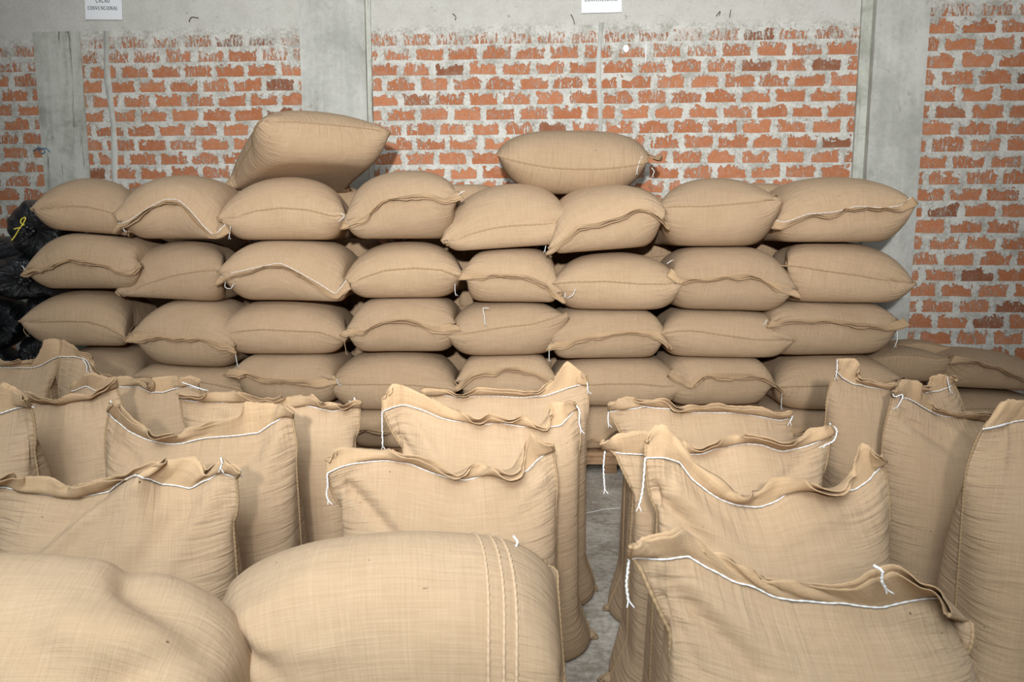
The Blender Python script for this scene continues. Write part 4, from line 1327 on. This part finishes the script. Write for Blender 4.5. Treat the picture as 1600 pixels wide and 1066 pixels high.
# ------------------------------------------------------------------ paper signs, lettering built stroke by stroke
def arc(cx, cy, rx, ry, a0, a1, n=10):
    return [(cx + rx * math.cos(math.radians(a0 + (a1 - a0) * k / n)), cy + ry * math.sin(math.radians(a0 + (a1 - a0) * k / n))) for k in range(n + 1)]
GLY = {  # strokes in a 0..0.8 by 0..1 box: (points, width)
 'C': [(arc(.42, .5, .32, .47, 50, 310), .14), ([(.64, .72), (.64, .98)], .06), ([(.64, .02), (.64, .26)], .05)],
 'A': [([(.12, .03), (.38, .98)], .08), ([(.38, .98), (.66, .03)], .15), ([(.2, .34), (.56, .34)], .07), ([(.0, .03), (.26, .03)], .06), ([(.5, .03), (.8, .03)], .06)],
 'O': [(arc(.4, .5, .31, .46, 0, 360, 18), .13)],
 'N': [([(.14, .03), (.14, .97)], .08), ([(.14, .97), (.66, .03)], .14), ([(.66, .03), (.66, .97)], .08), ([(.0, .97), (.2, .97)], .06), ([(.52, .97), (.8, .97)], .06), ([(.02, .03), (.28, .03)], .06)],
 'V': [([(.1, .97), (.38, .03)], .15), ([(.38, .03), (.66, .97)], .08), ([(.0, .97), (.24, .97)], .06), ([(.54, .97), (.8, .97)], .06)],
 'E': [([(.16, .03), (.16, .97)], .14), ([(.04, .97), (.64, .97)], .07), ([(.04, .03), (.66, .03)], .07), ([(.16, .5), (.46, .5)], .07), ([(.64, .97), (.64, .76)], .06), ([(.66, .03), (.66, .26)], .06)],
 'I': [([(.3, .03), (.3, .97)], .15), ([(.12, .97), (.48, .97)], .06), ([(.12, .03), (.48, .03)], .06)],
 'L': [([(.18, .03), (.18, .97)], .14), ([(.04, .97), (.34, .97)], .06), ([(.04, .03), (.66, .03)], .07), ([(.66, .03), (.66, .28)], .06)],
}
def lettering(text, cx, cz, h, width):
    adv = {'I': .62}
    tot = sum(adv.get(ch, .86) for ch in text)
    sx = width / tot
    x = cx - width / 2
    V, Fq = [], []
    for ch in text:
        for pts, w in GLY[ch]:
            for (a, b) in zip(pts[:-1], pts[1:]):
                a_ = np.array((x + a[0] * sx, cz + a[1] * h)); b_ = np.array((x + b[0] * sx, cz + b[1] * h))
                d = b_ - a_; L = np.linalg.norm(d)
                if L < 1e-6: continue
                d /= L; nn = np.array((-d[1], d[0])) * w * h * 0.55
                e = d * w * h * 0.15
                i = len(V)
                for p in (a_ - e + nn, a_ - e - nn, b_ + e - nn, b_ + e + nn):
                    V.append(p)
                Fq.append((i, i + 1, i + 2, i + 3))
        x += adv.get(ch, .86) * sx
    return V, Fq
def sign(px0, px1, pyb, ptext, label, tilt, seed):
    a = on_wall(px0, pyb[0], 0.02); b = on_wall(px1, pyb[1], 0.02)
    w = 0.292; hgt = 0.206
    w = float(np.linalg.norm(b - a)); hgt = w * 0.72
    ux = (b - a) / w
    uz = np.cross(ux, wn_ * -1.0); uz = np.cross(wn_, ux); uz /= np.linalg.norm(uz)
    if uz[2] < 0: uz = -uz
    out = -wn_
    r_ = np.random.RandomState(seed)
    n = 10
    def bend(u, v): return 0.004 * math.sin(u / w * 3.1 + seed) + 0.004 * (1 - v / hgt) ** 2
    V = [a + ux * (w * i / n) + uz * (hgt * j / n) + out * bend(w * i / n, hgt * j / n) for j in range(n + 1) for i in range(n + 1)]
    V2 = [p + wn_ * 0.0006 for p in V]
    N1 = (n + 1) ** 2
    Fq = [(j * (n + 1) + i, j * (n + 1) + i + 1, (j + 1) * (n + 1) + i + 1, (j + 1) * (n + 1) + i) for j in range(n) for i in range(n)]
    Fq = Fq + [tuple(k + N1 for k in q[::-1]) for q in Fq]
    org = a
    root = empty('paper_sign', org)
    tag(root, label, 'sign', 'paper signs on the back wall')
    mesh_obj('paper_sheet', V + V2, Fq, M_PAPER, root, smooth=False, origin=org)
    for txt, cz, h, ww in ptext:
        v, f = lettering(txt, w / 2 - w * 0.01, cz * hgt, h * hgt, ww * w)
        VV = [a + ux * p[0] + uz * p[1] + out * (bend(p[0], p[1]) + 0.0012) for p in v]
        mesh_obj('lettering', VV, f, M_INK, root, smooth=False, origin=org)
sign(134.5, 191.5, (31, 31), [('CACAO', .60, .125, .38), ('CONVENCIONAL', .345, .125, .83)], 'white paper sign reading CACAO CONVENCIONAL at the upper left', 0, 1)
sign(908.5, 971.5, (21, 19), [('CACAO', .64, .125, .38), ('CONVENCIONAL', .385, .125, .83)], 'white paper sign reading CONVENCIONAL above the middle of the wall, top cut off', 0, 2)

# ------------------------------------------------------------------ small things on the wall
p = catmull([on_wall(x, y, 0.02) for x, y in ((52, 236), (60, 231), (70, 236), (66, 240), (60, 234), (72, 232), (78, 238))], 40)
v, f = tube(p, 0.004, 6)
tag(mesh_obj('wire_scrap', v, f, M_BLUE, origin=p[0]), 'scrap of blue wire hooked on the left column', 'wire')
for k, (pts_, lab) in enumerate([
        (((892, 22), (896, 30), (898, 38)), 'bent rusty wire end poking out just left of the middle sign'),
        (((707, 21), (712, 26), (711, 31)), 'short rusty wire end under the beam right of the centre column'),
        (((1119, 25), (1125, 18), (1124, 24)), 'rusty wire end under the beam right of the middle sign'),
        (((1140, 27), (1142, 15)), 'straight rusty wire end under the beam above the right bricks'),
        (((295, 34), (299, 27), (310, 28)), 'curled rusty wire end under the beam above the left bricks')]):
    p = catmull([on_wall(x, y, 0.03) for x, y in pts_], 14)
    v, f = tube(p, 0.0028, 5)
    tag(mesh_obj('wire_stub', v, f, M_STEEL, origin=p[0]), lab, 'wire', 'rusty wire ends along the beam')
def chip(px, py, rx, ry, label, seed):
    c = on_wall(px, py, 0.004); r_ = np.random.RandomState(seed)
    k = 16
    V = []
    for o in (0.0, 0.004):
        for i in range(k):
            a = 2 * math.pi * i / k; m = 1 + r_.uniform(-.25, .2) if o == 0 else 1
            V.append(c + np.array((rx * m * math.cos(a), -o, ry * m * math.sin(a))))
    Fq = [tuple(range(k))[::-1], tuple(range(k, 2 * k))] + [(i, (i + 1) % k, k + (i + 1) % k, k + i) for i in range(k)]
    tag(mesh_obj('plaster_chip', V, Fq, M_PAPER, smooth=False, origin=c), label, 'plaster')
chip(978, 76, 0.022, 0.026, 'white plaster chip stuck on a brick right of the middle sign', 4)
chip(1009, 83, 0.004, 0.075, 'thin white plaster drip down the bricks right of the middle sign', 5)
print('script', round(time.time() - T0, 1))
